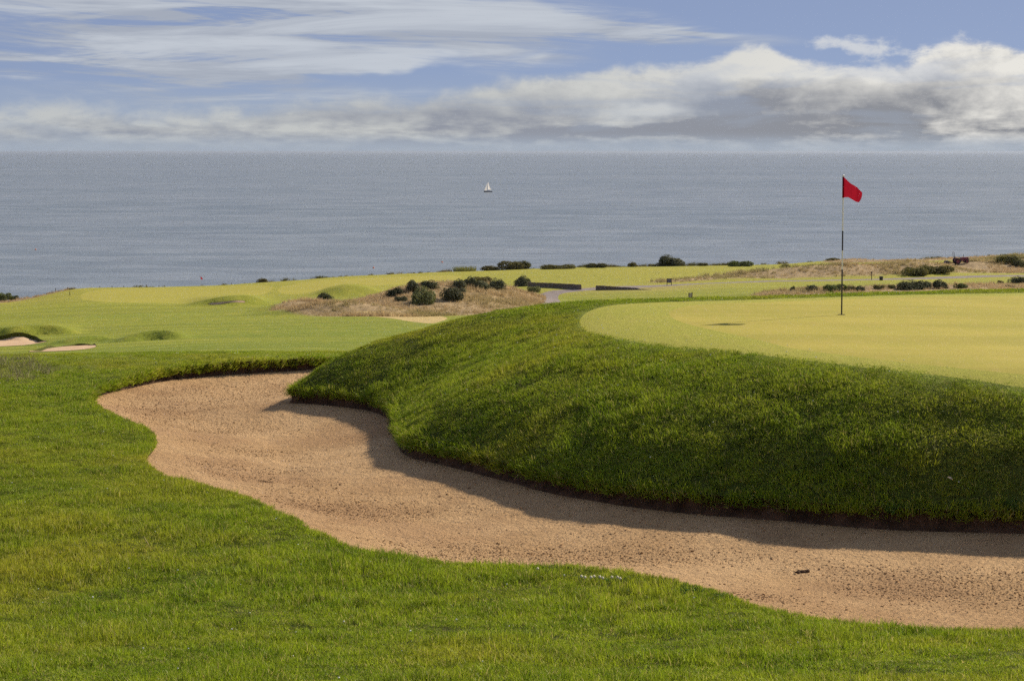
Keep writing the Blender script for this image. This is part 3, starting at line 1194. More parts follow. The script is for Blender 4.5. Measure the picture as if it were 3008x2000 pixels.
# ------------------------------------------------------------------ sea
def build_sea():
    m, t, out = new_mat('sea water')
    p = t.pos()
    x, y, z = t.sep(p)
    # chop drawn out along the crests; several sizes so that far water keeps its grain
    h = None
    for (sc, st, amp) in ((0.22, 0.45, 0.25), (0.06, 0.40, 0.8), (0.018, 0.32, 2.2), (0.005, 0.25, 5.0)):
        n = t.noise(t.mapv(p, (sc * st, sc, sc), rot=(0, 0, 0.12)), 1.0, 4, 0.62)
        h = t.mul(n, amp) if h is None else t.add(h, t.mul(n, amp))
    nrm = t.bump(h, 0.5, 1.0)
    big = t.noise(t.mapv(p, (0.0006, 0.0022, 0.001), rot=(0, 0, 0.1)), 1.0, 5, 0.6)
    mid = t.noise(t.mapv(p, (0.016, 0.030, 0.001), rot=(0, 0, 0.1)), 1.0, 5, 0.65)
    c = t.mix(t.step(big, 0.35, 0.65), (0.132, 0.162, 0.176), (0.182, 0.208, 0.222))
    c = t.mix(t.step(mid, 0.38, 0.68, 0.0, 0.75), c, (0.262, 0.285, 0.298))
    fin = t.noise(t.mapv(p, (0.055, 0.13, 0.001), rot=(0, 0, 0.08)), 1.0, 3, 0.6)
    c = t.mix(t.step(fin, 0.45, 0.7, 0.0, 0.5), c, (0.11, 0.125, 0.14))
    pr = principled(t, out, c, 0.36, 0.5, nrm)
    pr.inputs['IOR'].default_value = 1.33
    v = [(-90000, 200, -39.5), (90000, 200, -39.5), (90000, 120000, -39.5), (-90000, 120000, -39.5)]
    o = mesh_obj('sea', v, [(0, 1, 2, 3)], m, None, False)
    o['kind'] = 'structure'


build_sea()


# ------------------------------------------------------------------ scatter by instancing (uncountable stuff only)
def blade_tuft(name, n, lo, hi, width, spread, lean, mat, droop=0.5, segs=2, seed=0):
    r = random.Random(seed)
    v, f = [], []
    for i in range(n):
        a = r.uniform(0, 2 * math.pi)
        q = spread * math.sqrt(r.random())
        bx, by = q * math.cos(a), q * math.sin(a)
        L = r.uniform(lo, hi)
        la = r.uniform(0, 2 * math.pi)
        le = r.uniform(0.1, lean)
        dx, dy = math.cos(la), math.sin(la)
        fa = r.uniform(0, math.pi)
        wx, wy = math.cos(fa) * width / 2, math.sin(fa) * width / 2
        b = len(v)
        for k in range(segs + 1):
            s = k / segs
            off = L * le * (s * (1 - droop) + droop * s * s)
            zz = L * (s - 0.35 * le * s * s)
            w = 1.0 - 0.85 * s ** 1.5
            px, py = bx + dx * off, by + dy * off
            v += [(px - wx * w, py - wy * w, zz), (px + wx * w, py + wy * w, zz)]
            if k:
                j = b + 2 * k
                f.append((j - 2, j - 1, j + 1, j))
    o = mesh_obj(name, v, f, mat, None, True, link=False)
    float_attr(o, 'rnd', np.repeat([r.random() for _ in range(n)], 2 * (segs + 1)))
    return o


def leaf_ball(name, n, size, mat, seed=0, flat=0.75, lump=0.3, fill=0.55):
    """unit bush: lumpy dome (radius 1, height about 1) of small leaf sprays"""
    r = random.Random(seed)
    lobes = [(Vector((r.uniform(-.6, .6), r.uniform(-.6, .6), r.uniform(0.15, .55))), r.uniform(.35, .6)) for _ in range(9)]
    v, f = [], []
    for i in range(n):
        c, R = r.choice(lobes)
        d = Vector((r.gauss(0, 1), r.gauss(0, 1), r.gauss(0, 1))).normalized()
        p = c + d * R * (fill + (1 - fill) * r.random() ** 0.5) * r.uniform(0.9, 1.06)
        if p.z < 0:
            p.z = -p.z * 0.3
        s = size * r.uniform(0.6, 1.4)
        q = (d + Vector((r.uniform(-.8, .8), r.uniform(-.8, .8), r.uniform(-.4, .9)))).normalized()
        t1 = q.orthogonal().normalized()
        t1 = Matrix.Rotation(r.uniform(0, 6.28), 3, q) @ t1
        t2 = q.cross(t1)
        b = len(v)
        # a pointed spray: stem end, two shoulders, tip
        v += [tuple(p - t1 * s * 0.8), tuple(p + t2 * s * 0.38), tuple(p + t1 * s + q * s * 0.25), tuple(p - t2 * s * 0.38)]
        f.append((b, b + 1, b + 2, b + 3))
    return v, f


def scatter(name, protos, pts, rot, scl, idx, kind='stuff', label=None, cat=None, parent=None):
    me = bpy.data.meshes.new(name)
    me.from_pydata(np.asarray(pts).tolist(), [], [])
    o = bpy.data.objects.new(name, me)
    COL.objects.link(o)
    n = len(pts)
    a = me.attributes.new('rot', 'FLOAT_VECTOR', 'POINT')
    a.data.foreach_set('vector', np.asarray(rot, np.float32).ravel())
    a = me.attributes.new('scl', 'FLOAT_VECTOR', 'POINT')
    a.data.foreach_set('vector', np.asarray(scl, np.float32).ravel())
    a = me.attributes.new('pick', 'INT', 'POINT')
    a.data.foreach_set('value', np.asarray(idx, np.int32))
    c = bpy.data.collections.new(name + '_kinds')
    for p in protos:
        c.objects.link(p)
    gt = bpy.data.node_groups.new(name + '_scatter', 'GeometryNodeTree')
    gt.interface.new_socket('Geometry', in_out='INPUT', socket_type='NodeSocketGeometry')
    gt.interface.new_socket('Geometry', in_out='OUTPUT', socket_type='NodeSocketGeometry')
    N = gt.nodes
    gi = N.new('NodeGroupInput')
    go = N.new('NodeGroupOutput')
    ip = N.new('GeometryNodeInstanceOnPoints')
    ci = N.new('GeometryNodeCollectionInfo')
    ci.inputs['Collection'].default_value = c
    ci.inputs['Separate Children'].default_value = True
    ci.inputs['Reset Children'].default_value = True
    ip.inputs['Pick Instance'].default_value = True

    def attr(nm, ty):
        q = N.new('GeometryNodeInputNamedAttribute')
        q.data_type = ty
        q.inputs['Name'].default_value = nm
        return q.outputs[0]
    L = gt.links
    L.new(gi.outputs[0], ip.inputs['Points'])
    L.new(ci.outputs[0], ip.inputs['Instance'])
    L.new(attr('pick', 'INT'), ip.inputs['Instance Index'])
    e2r = N.new('FunctionNodeEulerToRotation')
    L.new(attr('rot', 'FLOAT_VECTOR'), e2r.inputs[0])
    L.new(e2r.outputs[0], ip.inputs['Rotation'])
    L.new(attr('scl', 'FLOAT_VECTOR'), ip.inputs['Scale'])
    L.new(ip.outputs[0], go.inputs[0])
    md = o.modifiers.new('scatter', 'NODES')
    md.node_group = gt
    tag(o, label, cat, None, kind)
    if parent:
        o.parent = parent
    return o


def grad(x, y, e=0.10):
    return (Z(x + e, y) - Z(x - e, y)) / (2 * e), (Z(x, y + e) - Z(x, y - e)) / (2 * e)


def sample_wedge(d0, d1, dens, umax=0.29):
    """random plan points between two distances within the field of view"""
    c = 1.0 / math.sqrt(dens)
    W = umax * d1
    X, Y = np.meshgrid(np.arange(-W, W, c), np.arange(d0, d1, c), indexing='ij')
    X = (X + RNG.uniform(0, c, X.shape)).ravel()
    Y = (Y + RNG.uniform(0, c, Y.shape)).ravel()
    ok = (np.abs(X) < umax * Y) & (Y < d1)
    return X[ok], Y[ok]


def near_grass():
    # sods about 0.3 m across away from the edges, small tufts along them
    sods = [blade_tuft('grass_sod', 210, 0.024, 0.052, 0.0062, 0.17, 1.3, M['grass'], seed=i) for i in range(6)]
    sods += [blade_tuft('grass_sod', 150, 0.036, 0.075, 0.0066, 0.16, 1.35, M['grass'], seed=20 + i) for i in range(4)]
    tufts = [blade_tuft('grass_tuft', 22, 0.024, 0.052, 0.0062, 0.055, 1.1, M['grass'], seed=40 + i) for i in range(4)]
    tufts += [blade_tuft('grass_tuft', 16, 0.036, 0.075, 0.0066, 0.045, 1.3, M['grass'], seed=44 + i) for i in range(3)]
    for nm, protos, dl, nsmall, label in (('rough_grass', sods, ((11.8, 16, 36), (16, 21, 34), (21, 27, 44), (27, 34, 40), (34, 43.2, 24)), 6, 'uncut green rough grass covering the foreground and the bank'),
                                          ('edge_grass', tufts, ((11.8, 21, 150), (21, 30, 140), (30, 43.2, 110)), 4, 'short tufts of green rough grass along the turf edges')):
        X, Y = [], []
        for (a, b, dn) in dl:
            x, y = sample_wedge(a, b, dn)
            X.append(x)
            Y.append(y)
        x = np.concatenate(X)
        y = np.concatenate(Y)
        ok = ~inside(x, y, BK) & ~inside(x, y, APRON)
        x, y = x[ok], y[ok]
        bd, _, _ = seg_dist(x, y, BK, True)
        ad, _, _ = seg_dist(x, y, APRON, True)
        em = np.minimum(bd, ad)
        ok = (em > 0.13) if nm == 'rough_grass' else (em < 0.24)
        x, y, ad = x[ok], y[ok], ad[ok]
        p, ins = mound_p(x, y)
        gx, gy = grad(x, y)
        keep = ~(ins & (gy < -0.16) & (y > 36))
        x, y, gx, gy, p, ins, ad = x[keep], y[keep], gx[keep], gy[keep], p[keep], ins[keep], ad[keep]
        z = Z(x, y)
        n = len(x)
        clump = fbm(x * 1.7, y * 1.7, 3)
        clump2 = fbm(x * 0.35 + 9, y * 0.35, 2)
        hgt = np.clip(0.92 + 1.5 * clump + 0.4 * clump2, 0.48, 2.1)
        bank = ins & (p < 0.97)
        hgt = np.where(bank, 0.28 + 0.55 * hgt, hgt)
        hgt = np.where(ins & (y > 32.5), hgt * 0.75, hgt)
        hgt = hgt * (1 - 0.72 * smooth(30, 39, y) * (~ins))
        hgt = hgt * (0.45 + 0.55 * smooth(0.0, 0.8, ad))
        big = RNG.random(n) < np.clip(0.16 + 0.9 * clump + 0.15 * bank, 0.03, 0.7)
        idx = np.where(big, RNG.integers(nsmall, len(protos), n), RNG.integers(0, nsmall, n))
        # lie on the slope: tilt the upright axis, keep a random spin
        k = 0.92 if nm == 'rough_grass' else 0.7
        rot = np.zeros((n, 3))
        for i in range(n):
            up = Vector((-gx[i] * k + random.gauss(0, .05), -gy[i] * k + random.gauss(0, .05), 1.0))
            q = Vector((0, 0, 1)).rotation_difference(up) @ Matrix.Rotation(random.uniform(0, 6.28), 3, 'Z').to_quaternion()
            rot[i] = q.to_euler()
        w = hgt * np.exp(RNG.normal(0, 0.16 + 0.06 * bank, n))
        scl = np.stack([0.95 + 0.1 * w, 0.95 + 0.1 * w, w], 1)
        scatter(nm, protos, np.stack([x, y, z + 0.012 + 0.010 * bank], 1), rot, scl, idx, label=label, cat='grass')
    # ragged fringe hanging over the lip
    B = resample(BK, 0.03, True)
    dn_, i_, t_ = seg_dist(B[:, 0], B[:, 1], BK, True)
    nn = LIP_N[i_]
    tg = TAGS[i_]
    vis = (np.abs(B[:, 0]) < 0.30 * B[:, 1])
    B, nn, tg = B[vis], nn[vis], tg[vis]
    P, R, S, I = [], [], [], []
    fr = [blade_tuft('lip_tuft', 14, 0.04, 0.085, 0.006, 0.035, 0.9, M['grass'], seed=50 + i) for i in range(4)]
    for k in range(3):
        off = RNG.uniform(-0.02, 0.10, len(B))
        q = B + nn * off[:, None]
        zq = Z(B[:, 0] + nn[:, 0] * np.maximum(off, 0.03), B[:, 1] + nn[:, 1] * np.maximum(off, 0.03))
        ang = np.arctan2(nn[:, 1], nn[:, 0])
        tilt = np.where(tg == 0, RNG.uniform(-0.2, 0.35, len(B)), RNG.uniform(0.2, 1.5, len(B)))
        # lean towards the sand (against the outward normal)
        rx = tilt * np.sin(ang)
        ry = -tilt * np.cos(ang)
        P.append(np.stack([q[:, 0], q[:, 1], zq - np.where(tg == 0, 0.0, np.where(tg == 2, RNG.uniform(0, 0.13, len(B)), RNG.uniform(0, 0.10, len(B))))], 1))
        R.append(np.stack([rx, ry, RNG.uniform(0, 0.6, len(B))], 1))
        s = RNG.uniform(0.7, 1.35, len(B)) * np.where(tg == 0, 0.62, np.where(tg == 2, 1.45, 1.35))
        S.append(np.stack([s, s, s], 1))
        I.append(RNG.integers(0, 4, len(B)))
    scatter('lip_grass', fr, np.vstack(P), np.vstack(R), np.vstack(S), np.concatenate(I), label='ragged grass fringe hanging over the bunker lip', cat='grass')


near_grass()


def sand_clods():
    import bmesh
    protos = []
    for k in range(4):
        bm = bmesh.new()
        bmesh.ops.create_icosphere(bm, subdivisions=1, radius=1.0)
        r = random.Random(k)
        for v in bm.verts:
            v.co *= r.uniform(0.65, 1.15)
            v.co.z *= 0.55
        me = bpy.data.meshes.new('clod')
        bm.to_mesh(me)
        bm.free()
        me.materials.append(M['clod'] if k == 1 else M['sand'])
        protos.append(bpy.data.objects.new('clod', me))
    x, y = sample_wedge(15.5, 40, 750)
    ok = inside(x, y, BK)
    x, y = x[ok], y[ok]
    dist, i, _ = seg_dist(x, y, BK, True)
    tg = TAGS[i]
    dens = np.clip(0.50 + 2.2 * fbm(x * 0.45, y * 0.8 + 4, 3), 0.04, 1) * np.where(tg == 0, smooth(0.15, 0.9, dist), np.where(tg == 1, 0.25 + 0.75 * smooth(0.9, 1.5, dist), smooth(0.1, 0.6, dist)))
    dens = dens * np.interp(y, [16, 22, 30, 40], [1.0, 0.85, 0.55, 0.4])
    ok = RNG.random(len(x)) < dens
    x, y = x[ok], y[ok]
    n = len(x)
    s = 0.004 + 0.0055 * RNG.random(n) + 0.010 * RNG.random(n) ** 7
    z = Zsand(x, y)
    scatter('sand_clods', protos, np.stack([x, y, z + s * 0.15], 1), RNG.uniform(0, 6.28, (n, 3)) * [0.1, 0.1, 1], np.stack([s * RNG.uniform(0.8, 1.7, n), s * RNG.uniform(0.8, 1.5, n), s], 1),
            RNG.integers(0, 4, n), label='crumbly clods scattered over the bunker sand', cat='sand')


sand_clods()


def poly_points(P, dens):
    lo = P.min(0)
    hi = P.max(0)
    n = int((hi - lo).prod() * dens)
    x = RNG.uniform(lo[0], hi[0], n)
    y = RNG.uniform(lo[1], hi[1], n)
    ok = inside(x, y, P)
    return x[ok], y[ok]


def fescue():
    fp = [blade_tuft('fescue_tuft', 26, 0.28, 0.62, 0.030, 0.30, 0.75, M['fescue'], seed=70 + i, segs=2) for i in range(5)]
    X, Y, H = [], [], []
    for i, P in enumerate(FESCUE):
        x, y = poly_points(P, [5.0, 3.2, 3.0, 6.0, 2.0, 2.5][i])
        X.append(x)
        Y.append(y)
        H.append(np.full(len(x), [0.85, 1.0, 0.7, 0.7, 0.7, 0.7][i]))
    x, y, h = np.concatenate(X), np.concatenate(Y), np.concatenate(H)
    tx, ty, _ = hit(2214, 609, 46.0)
    ok = (np.abs(x) < 0.30 * y) & ~((np.abs(x - tx) < 3.2) & (y > ty - 9) & (y < ty + 2.5))
    dens = 0.75 + 1.2 * fbm(x * 0.15, y * 0.12, 3)
    ok &= RNG.random(len(x)) < dens
    x, y, h = x[ok], y[ok], h[ok]
    n = len(x)
    s = h * np.clip(0.85 + 0.9 * fbm(x * 0.25, y * 0.25 + 7, 3), 0.4, 1.5) * RNG.uniform(0.8, 1.2, n)
    scatter('fescue_grass', fp, np.stack([x, y, Z(x, y) - 0.03], 1), np.stack([RNG.normal(0, .1, n), RNG.normal(0, .1, n), RNG.uniform(0, 6.28, n)], 1),
            np.stack([s * 1.1, s * 1.1, s], 1), RNG.integers(0, 5, n), label='long straw coloured fescue grass on the dunes and ridges', cat='grass')


fescue()


def edge_scrub():
    protos = []
    for k in range(4):
        v, f = leaf_ball('scrub_tuft', 130, 0.16, M['scrub'], seed=90 + k, fill=0.3)
        protos.append(mesh_obj('scrub_tuft', v, f, M['scrub'], None, False, link=False))
    protos += [blade_tuft('scrub_blades', 22, 0.7, 1.6, 0.06, 0.6, 0.6, M['scrub'], seed=95 + i) for i in range(2)]
    n = 1500
    xd = RNG.uniform(-60, 2420, n)
    d = np.interp(xd, EDGE_X, EDGE_D) + RNG.uniform(-1.0, 3.0, n)
    x = U(xd) * d
    den = np.interp(xd, [-60, 170, 200, 600, 680, 1000, 1500, 1680, 1800, 1900, 2420], [1, .8, .25, .25, .9, .9, 1, .7, .3, .5, .5])
    den = den * np.clip(0.55 + 1.6 * fbm(xd * 0.02, xd * 0 + 2, 3), 0.05, 1)
    ok = RNG.random(n) < den
    xd, d, x = xd[ok], d[ok], x[ok]
    n = len(x)
    s = RNG.uniform(0.25, 0.55, n) * np.clip(1 + 1.2 * fbm(xd * 0.03, xd * 0 + 6, 2), 0.5, 1.6)
    idx = RNG.integers(0, 6, n)
    scatter('cliff_edge_scrub', protos, np.stack([x, d, Z(x, d) - 0.05], 1), np.stack([np.zeros(n), np.zeros(n), RNG.uniform(0, 6.28, n)], 1),
            np.stack([s * 1.7, s * 1.7, s], 1), idx, label='low olive brown scrub along the cliff edge above the sea', cat='scrub')


edge_scrub()


# ------------------------------------------------------------------ plants one can point at
def dry_weeds():
    M['weed_straw'] = leafy('weed straw', [(0.20, 0.185, 0.085), (0.30, 0.25, 0.13), (0.22, 0.23, 0.08), (0.40, 0.34, 0.2)], 1.5, 0.4)
    fp = [blade_tuft('weed_stalks', 16, 0.08, 0.20, 0.008, 0.10, 0.7, M['weed_straw'], seed=120 + i) for i in range(3)]
    P = zone([(-60, 35.0), (40, 34.6), (110, 35.2), (135, 36.6), (60, 38.0), (-60, 38.0)])
    x, y = poly_points(P, 30)
    n = len(x)
    s = RNG.uniform(0.5, 1.2, n)
    scatter('dry_weed_patch', fp, np.stack([x, y, Z(x, y) - 0.01], 1), np.stack([RNG.normal(0, .15, n), RNG.normal(0, .15, n), RNG.uniform(0, 6.28, n)], 1),
            np.stack([s, s, s], 1), RNG.integers(0, 3, n), label='dry seeding weeds at the left edge beside the bunker', cat='weeds')
    # the odd lit seed head and daisy in the rough
    M['daisy'] = simple('daisy petal', (0.75, 0.74, 0.66), 0.6, 0.3, 0.08, 30)
    mb = MB().lathe([(0.0005, 0.0), (0.006, 0.002), (0.0075, 0.006), (0.004, 0.009), (0.0005, 0.010)], 6)
    pr = mesh_obj('daisy_head', mb.v, mb.f, M['daisy'], None, True, link=False)
    x, y = sample_wedge(12.5, 41, 2.6)
    ok = ~inside(x, y, BK) & ~inside(x, y, GREEN)
    x, y = x[ok], y[ok]
    p, ins = mound_p(x, y)
    ok = RNG.random(len(x)) < np.where(ins, 0.9, 0.35)
    x, y = x[ok], y[ok]
    n = len(x)
    s = RNG.uniform(0.6, 1.25, n)
    scatter('daisies', [pr], np.stack([x, y, Z(x, y) + RNG.uniform(0.03, 0.06, n)], 1), RNG.uniform(-0.7, 0.7, (n, 3)), np.stack([s, s, s], 1), np.zeros(n, int),
            label='tiny white daisies dotted through the rough grass', cat='flowers')
    # broad-leaved clover growing over the turf edge
    v, f = leaf_ball('clover_sprig', 26, 0.24, M['weed'], seed=130, fill=0.7)
    cl = mesh_obj('clover_sprig', v, f, M['weed'], None, False, link=False)
    X = []
    for (cx, cy, w, h, n) in ((1600, 1358, 60, 12, 90), (1500, 1342, 60, 8, 50), (1250, 1312, 60, 8, 30), (1380, 1335, 60, 8, 30), (1660, 1378, 30, 8, 30)):
        for _ in range(n):
            X.append(hit(cx + random.gauss(0, w * .5), cy + random.gauss(0, h * .5) + 3, 11.0, 40.0))
    X = np.array(X)
    X = X[~inside(X[:, 0], X[:, 1], BK)]
    n = len(X)
    s = RNG.uniform(0.025, 0.045, n)
    scatter('clover_leaves', [cl], X + [0, 0, 0.012], np.stack([np.zeros(n), np.zeros(n), RNG.uniform(0, 6.28, n)], 1), np.stack([s, s, s * 0.8], 1), np.zeros(n, int),
            label='low lush clover leaves on the near turf edge', cat='clover')


dry_weeds()

BUSH_MESH = {}


def bush_mesh(kind, k):
    key = (kind, k)
    if key not in BUSH_MESH:
        if kind == 'reed':
            o = blade_tuft('reed', 420, 0.5, 1.05, 0.035, 0.9, 0.35, M['sedge'], seed=200 + k)
            BUSH_MESH[key] = o.data
        else:
            v, f = leaf_ball('foliage', 2600, 0.10, None, seed=200 + k * 7 + len(kind), fill=0.62)
            me = bpy.data.meshes.new('foliage')
            me.from_pydata(v, [], f)
            me.materials.append(M[kind])
            BUSH_MESH[key] = me
    return BUSH_MESH[key]


def stem_mesh():
    if 'stem' not in BUSH_MESH:
        mb = MB()
        r = random.Random(5)
        for k in range(6):
            a = k * 1.05 + r.uniform(-.3, .3)
            q = r.uniform(.3, .6)
            mb.tube([(0.05 * math.cos(a), 0.05 * math.sin(a), -0.12), (0.2 * q * math.cos(a), 0.2 * q * math.sin(a), 0.22), (q * math.cos(a), q * math.sin(a), 0.62)], [0.05, 0.035, 0.012], 5)
        me = bpy.data.meshes.new('stem')
        me.from_pydata(mb.v, [], mb.f)
        me.materials.append(M['bark'])
        BUSH_MESH['stem'] = me
    return BUSH_MESH['stem']


G_DUNE = 'gorse bushes on the straw coloured dune'
G_ROW = 'bushes in the row behind the putting green'
G_EDGE = 'bushes along the cliff edge'
# name, material, bearing, base height, width, height (survey units), label, group
BUSHES = [
    ('gorse_bush', 'gorse', 749, 694, 40, 16, 'dark gorse bush standing alone at the left of the straw coloured dune', G_DUNE),
    ('gorse_bush', 'gorse', 909, 680, 38, 15, 'small dark gorse bush lowest at the left foot of the main gorse clump', G_DUNE),
    ('gorse_bush', 'gorse', 922, 693, 27, 10, 'tiny flat gorse bush below and left of the big green gorse on the dune', G_DUNE),
    ('gorse_bush', 'gorse', 950, 670, 34, 21, 'upright dark gorse bush on the skyline of the dune, left of its twin', G_DUNE),
    ('gorse_bush', 'gorse', 990, 664, 38, 15, 'dark rounded gorse bush right of the upright one on the dune skyline', G_DUNE),
    ('gorse_bush', 'shrub', 974, 698, 62, 30, 'broad greener gorse bush in the front of the dune', G_DUNE),
    ('gorse_bush', 'gorse', 1041, 691, 44, 27, 'big dark gorse bush in the middle front of the dune', G_DUNE),
    ('gorse_bush', 'gorse', 1064, 676, 28, 12, 'low dark gorse bush tucked behind the big middle one', G_DUNE),
    ('gorse_bush', 'gorse', 1056, 664, 34, 17, 'dark gorse bush at the left of the long clump on the dune top', G_DUNE),
    ('gorse_bush', 'gorse', 1080, 662, 36, 21, 'tall dark gorse bush at the crown of the long clump on the dune top', G_DUNE),
    ('gorse_bush', 'gorse', 1104, 666, 46, 19, 'wide dark gorse bush at the right of the long clump on the dune top', G_DUNE),
    ('gorse_bush', 'scrub', 1110, 651, 42, 12, 'brownish gorse bush behind the long clump on the dune top', G_DUNE),
    ('gorse_bush', 'gorse', 1143, 668, 38, 21, 'round dark gorse bush just right of the long clump on the dune', G_DUNE),
    ('gorse_bush', 'gorse', 1202, 660, 38, 20, 'dark gorse bush beside the left end of the long stone wall', G_DUNE),
    ('shrub', 'shrub', 1228, 674, 26, 14, 'pale green shrub between the dune and the path bend', G_DUNE),
    ('scrub_bush', 'scrub', 1186, 621, 68, 17, 'broad brown green bush on the cliff edge above the gorse dune', G_EDGE),
    ('scrub_bush', 'scrub', 1132, 622, 46, 9, 'low olive bush joining the left of the broad cliff edge bush', G_EDGE),
    ('reed_clump', 'reed', 1070, 623, 52, 12, 'pale yellow green reed clump on the cliff edge', G_EDGE),
    ('scrub_bush', 'scrub', 1288, 619, 72, 9, 'long low brown bush on the cliff edge, right of the broad one', G_EDGE),
    ('scrub_bush', 'scrub', 1372, 617, 44, 9, 'low brown bush on the cliff edge midway to the big dark bush', G_EDGE),
    ('scrub_bush', 'scrub', 1458, 615, 26, 9, 'small brown bush left of the big dark cliff edge bush', G_EDGE),
    ('shrub', 'gorse', 1548, 611, 68, 21, 'big dark domed bush on the cliff edge against the sea', G_EDGE),
    ('scrub_bush', 'scrub', 1621, 613, 24, 7, 'tiny brown bush at the right foot of the big dark cliff bush', G_EDGE),
    ('scrub_bush', 'shrub', 1702, 614, 54, 11, 'low green brown bush on the cliff edge left of the flagstick', G_EDGE),
    ('scrub_bush', 'scrub', 1808, 616, 24, 6, 'smallest flat bush on the cliff edge nearest the flagstick', G_EDGE),
    ('scrub_bush', 'scrub', 1917, 597, 32, 5, 'flat dark bush on the cliff headland behind the flagstick', G_EDGE),
    ('scrub_bush', 'shrub', 8, 693, 34, 18, 'dark green bush on the cliff edge at the far left', G_EDGE),
    ('scrub_bush', 'shrub', 31, 684, 19, 9, 'small dark bush beside the far left cliff bush', G_EDGE),
    ('scrub_bush', 'scrub', 603, 642, 22, 8, 'lone small brown bush on the far green skyline', G_EDGE),
    ('shrub', 'shrub', 1825, 669, 12, 9, 'tiny leftmost shrub of the row behind the putting green', G_ROW),
    ('shrub', 'gorse', 1870, 669, 26, 12, 'small dark shrub left of the flagstick in the row behind the green', G_ROW),
    ('shrub', 'shrub', 1921, 671, 46, 14, 'wide green shrub directly behind the flagstick', G_ROW),
    ('shrub', 'scrub', 1956, 669, 28, 9, 'brownish low shrub just right of the flagstick', G_ROW),
    ('shrub', 'gorse', 1981, 671, 26, 11, 'dark shrub second to the right of the flagstick', G_ROW),
    ('shrub', 'scrub', 2025, 666, 26, 9, 'wispy brown shrub in front of the litter bin', G_ROW),
    ('shrub', 'scrub', 2053, 665, 20, 8, 'small brown shrub left of the widest shrub in the row', G_ROW),
    ('shrub', 'gorse', 2106, 666, 80, 16, 'widest dark green shrub of the row behind the green', G_ROW),
    ('shrub', 'gorse', 2166, 665, 36, 17, 'round dark shrub touching the right of the widest one', G_ROW),
    ('shrub', 'shrub', 2212, 664, 30, 11, 'small green shrub right of the round dark one', G_ROW),
    ('shrub', 'scrub', 2304, 653, 18, 6, 'faint brown shrub left of the dark bush at the right frame edge', G_ROW),
    ('shrub', 'gorse', 2344, 653, 40, 13, 'dark bush at the right frame edge beyond the green', G_ROW),
    ('shrub', 'gorse', 2328, 662, 26, 5, 'flat dark shrub low at the right frame edge', G_ROW),
    ('shrub', 'scrub', 2105, 632, 70, 15, 'low olive scrub bush on the left of the fescue mound below the tractor', 'scrub on the right fescue ridge'),
    ('shrub', 'scrub', 2150, 628, 72, 14, 'low olive scrub bush on the right of the fescue mound below the tractor', 'scrub on the right fescue ridge'),
    ('shrub', 'scrub', 2318, 606, 50, 15, 'low olive scrub bush right of the tractor on the ridge', 'scrub on the right fescue ridge'),
    ('shrub', 'scrub', 2350, 614, 44, 16, 'brown scrub bush at the right frame edge beside the tractor', 'scrub on the right fescue ridge'),
]


def build_bushes():
    r = random.Random(11)
    for i, (name, kind, xd, yb, w, h, label, grp) in enumerate(BUSHES):
        x, y, z = hit(xd, yb, 46.0)
        root = empty(name, (x, y, z - 0.03), r.uniform(0, 6.28))
        sx = w * K * y / 2 / 0.86
        root.scale = (sx, sx * r.uniform(0.75, 1.0), h * 1.12 * K * y / 0.92)
        tag(root, label, 'bush', grp)
        o = bpy.data.objects.new('foliage', bush_mesh(kind, i % 4))
        o.parent = root
        COL.objects.link(o)
        if kind != 'reed':
            s = bpy.data.objects.new('stem', stem_mesh())
            s.parent = root
            COL.objects.link(s)


build_bushes()


def weed_clumps():
    pr = [blade_tuft('blades', 70, 0.10, 0.24, 0.011, 0.09, 0.9, M['weed'], seed=300 + i, segs=3).data for i in range(3)]
    for i, (xd, yd, s, lab) in enumerate([(2052, 1180, 0.75, 'tall bright grass clump at the foot of the dark bank'), (2325, 1172, 0.8, 'tall leafy grass clump on the dark bank by the right frame edge'),
                                          (2000, 1050, 0.45, 'pale grass clump halfway up the dark bank'), (1975, 1068, 0.35, 'second paler grass tuft just below the halfway clump')]):
        x, y, z = hit(xd, yd, 18.0, 30.0)
        e = empty('grass_clump', (x, y, z - 0.01), i * 1.3, s)
        e.rotation_euler[0] = 0.35
        tag(e, lab, 'grass clump', 'taller grass clumps on the bank')
        o = bpy.data.objects.new('blades', pr[i % 3])
        o.parent = e
        COL.objects.link(o)


weed_clumps()

# ------------------------------------------------------------------ flagsticks
M['white_paint'] = simple('flagstick white', (0.72, 0.70, 0.62), 0.4, 0.5, 0.06, 3)
M['black_paint'] = simple('flagstick black', (0.03, 0.025, 0.025), 0.4, 0.5, 0.2, 3)


def mat_flag():
    m, t, out = new_mat('red flag cloth')
    tc = t.new('ShaderNodeTexCoord').outputs['Object']
    n = t.noise(tc, 14.0, 4, 0.6)
    c = t.mix(n, (0.27, 0.008, 0.022), (0.37, 0.012, 0.026))
    wv = t.noise(tc, 600.0, 2, 0.5)
    d = t.new('ShaderNodeBsdfDiffuse')
    tr = t.new('ShaderNodeBsdfTranslucent')
    t.put(d.inputs[0], c)
    t.put(tr.inputs[0], c)
    t.put(d.inputs['Normal'], t.bump(wv, 0.3, 0.001))
    mx = t.new('ShaderNodeMixShader')
    mx.inputs[0].default_value = 0.4
    t.l.new(d.outputs[0], mx.inputs[1])
    t.l.new(tr.outputs[0], mx.inputs[2])
    t.l.new(mx.outputs[0], out.inputs[0])
    return m


M['flag'] = mat_flag()
M['hole'] = simple('cup shade black', (0.02, 0.018, 0.015), 0.8, 0.1)  # near-black colour stands in for the shade down the hole


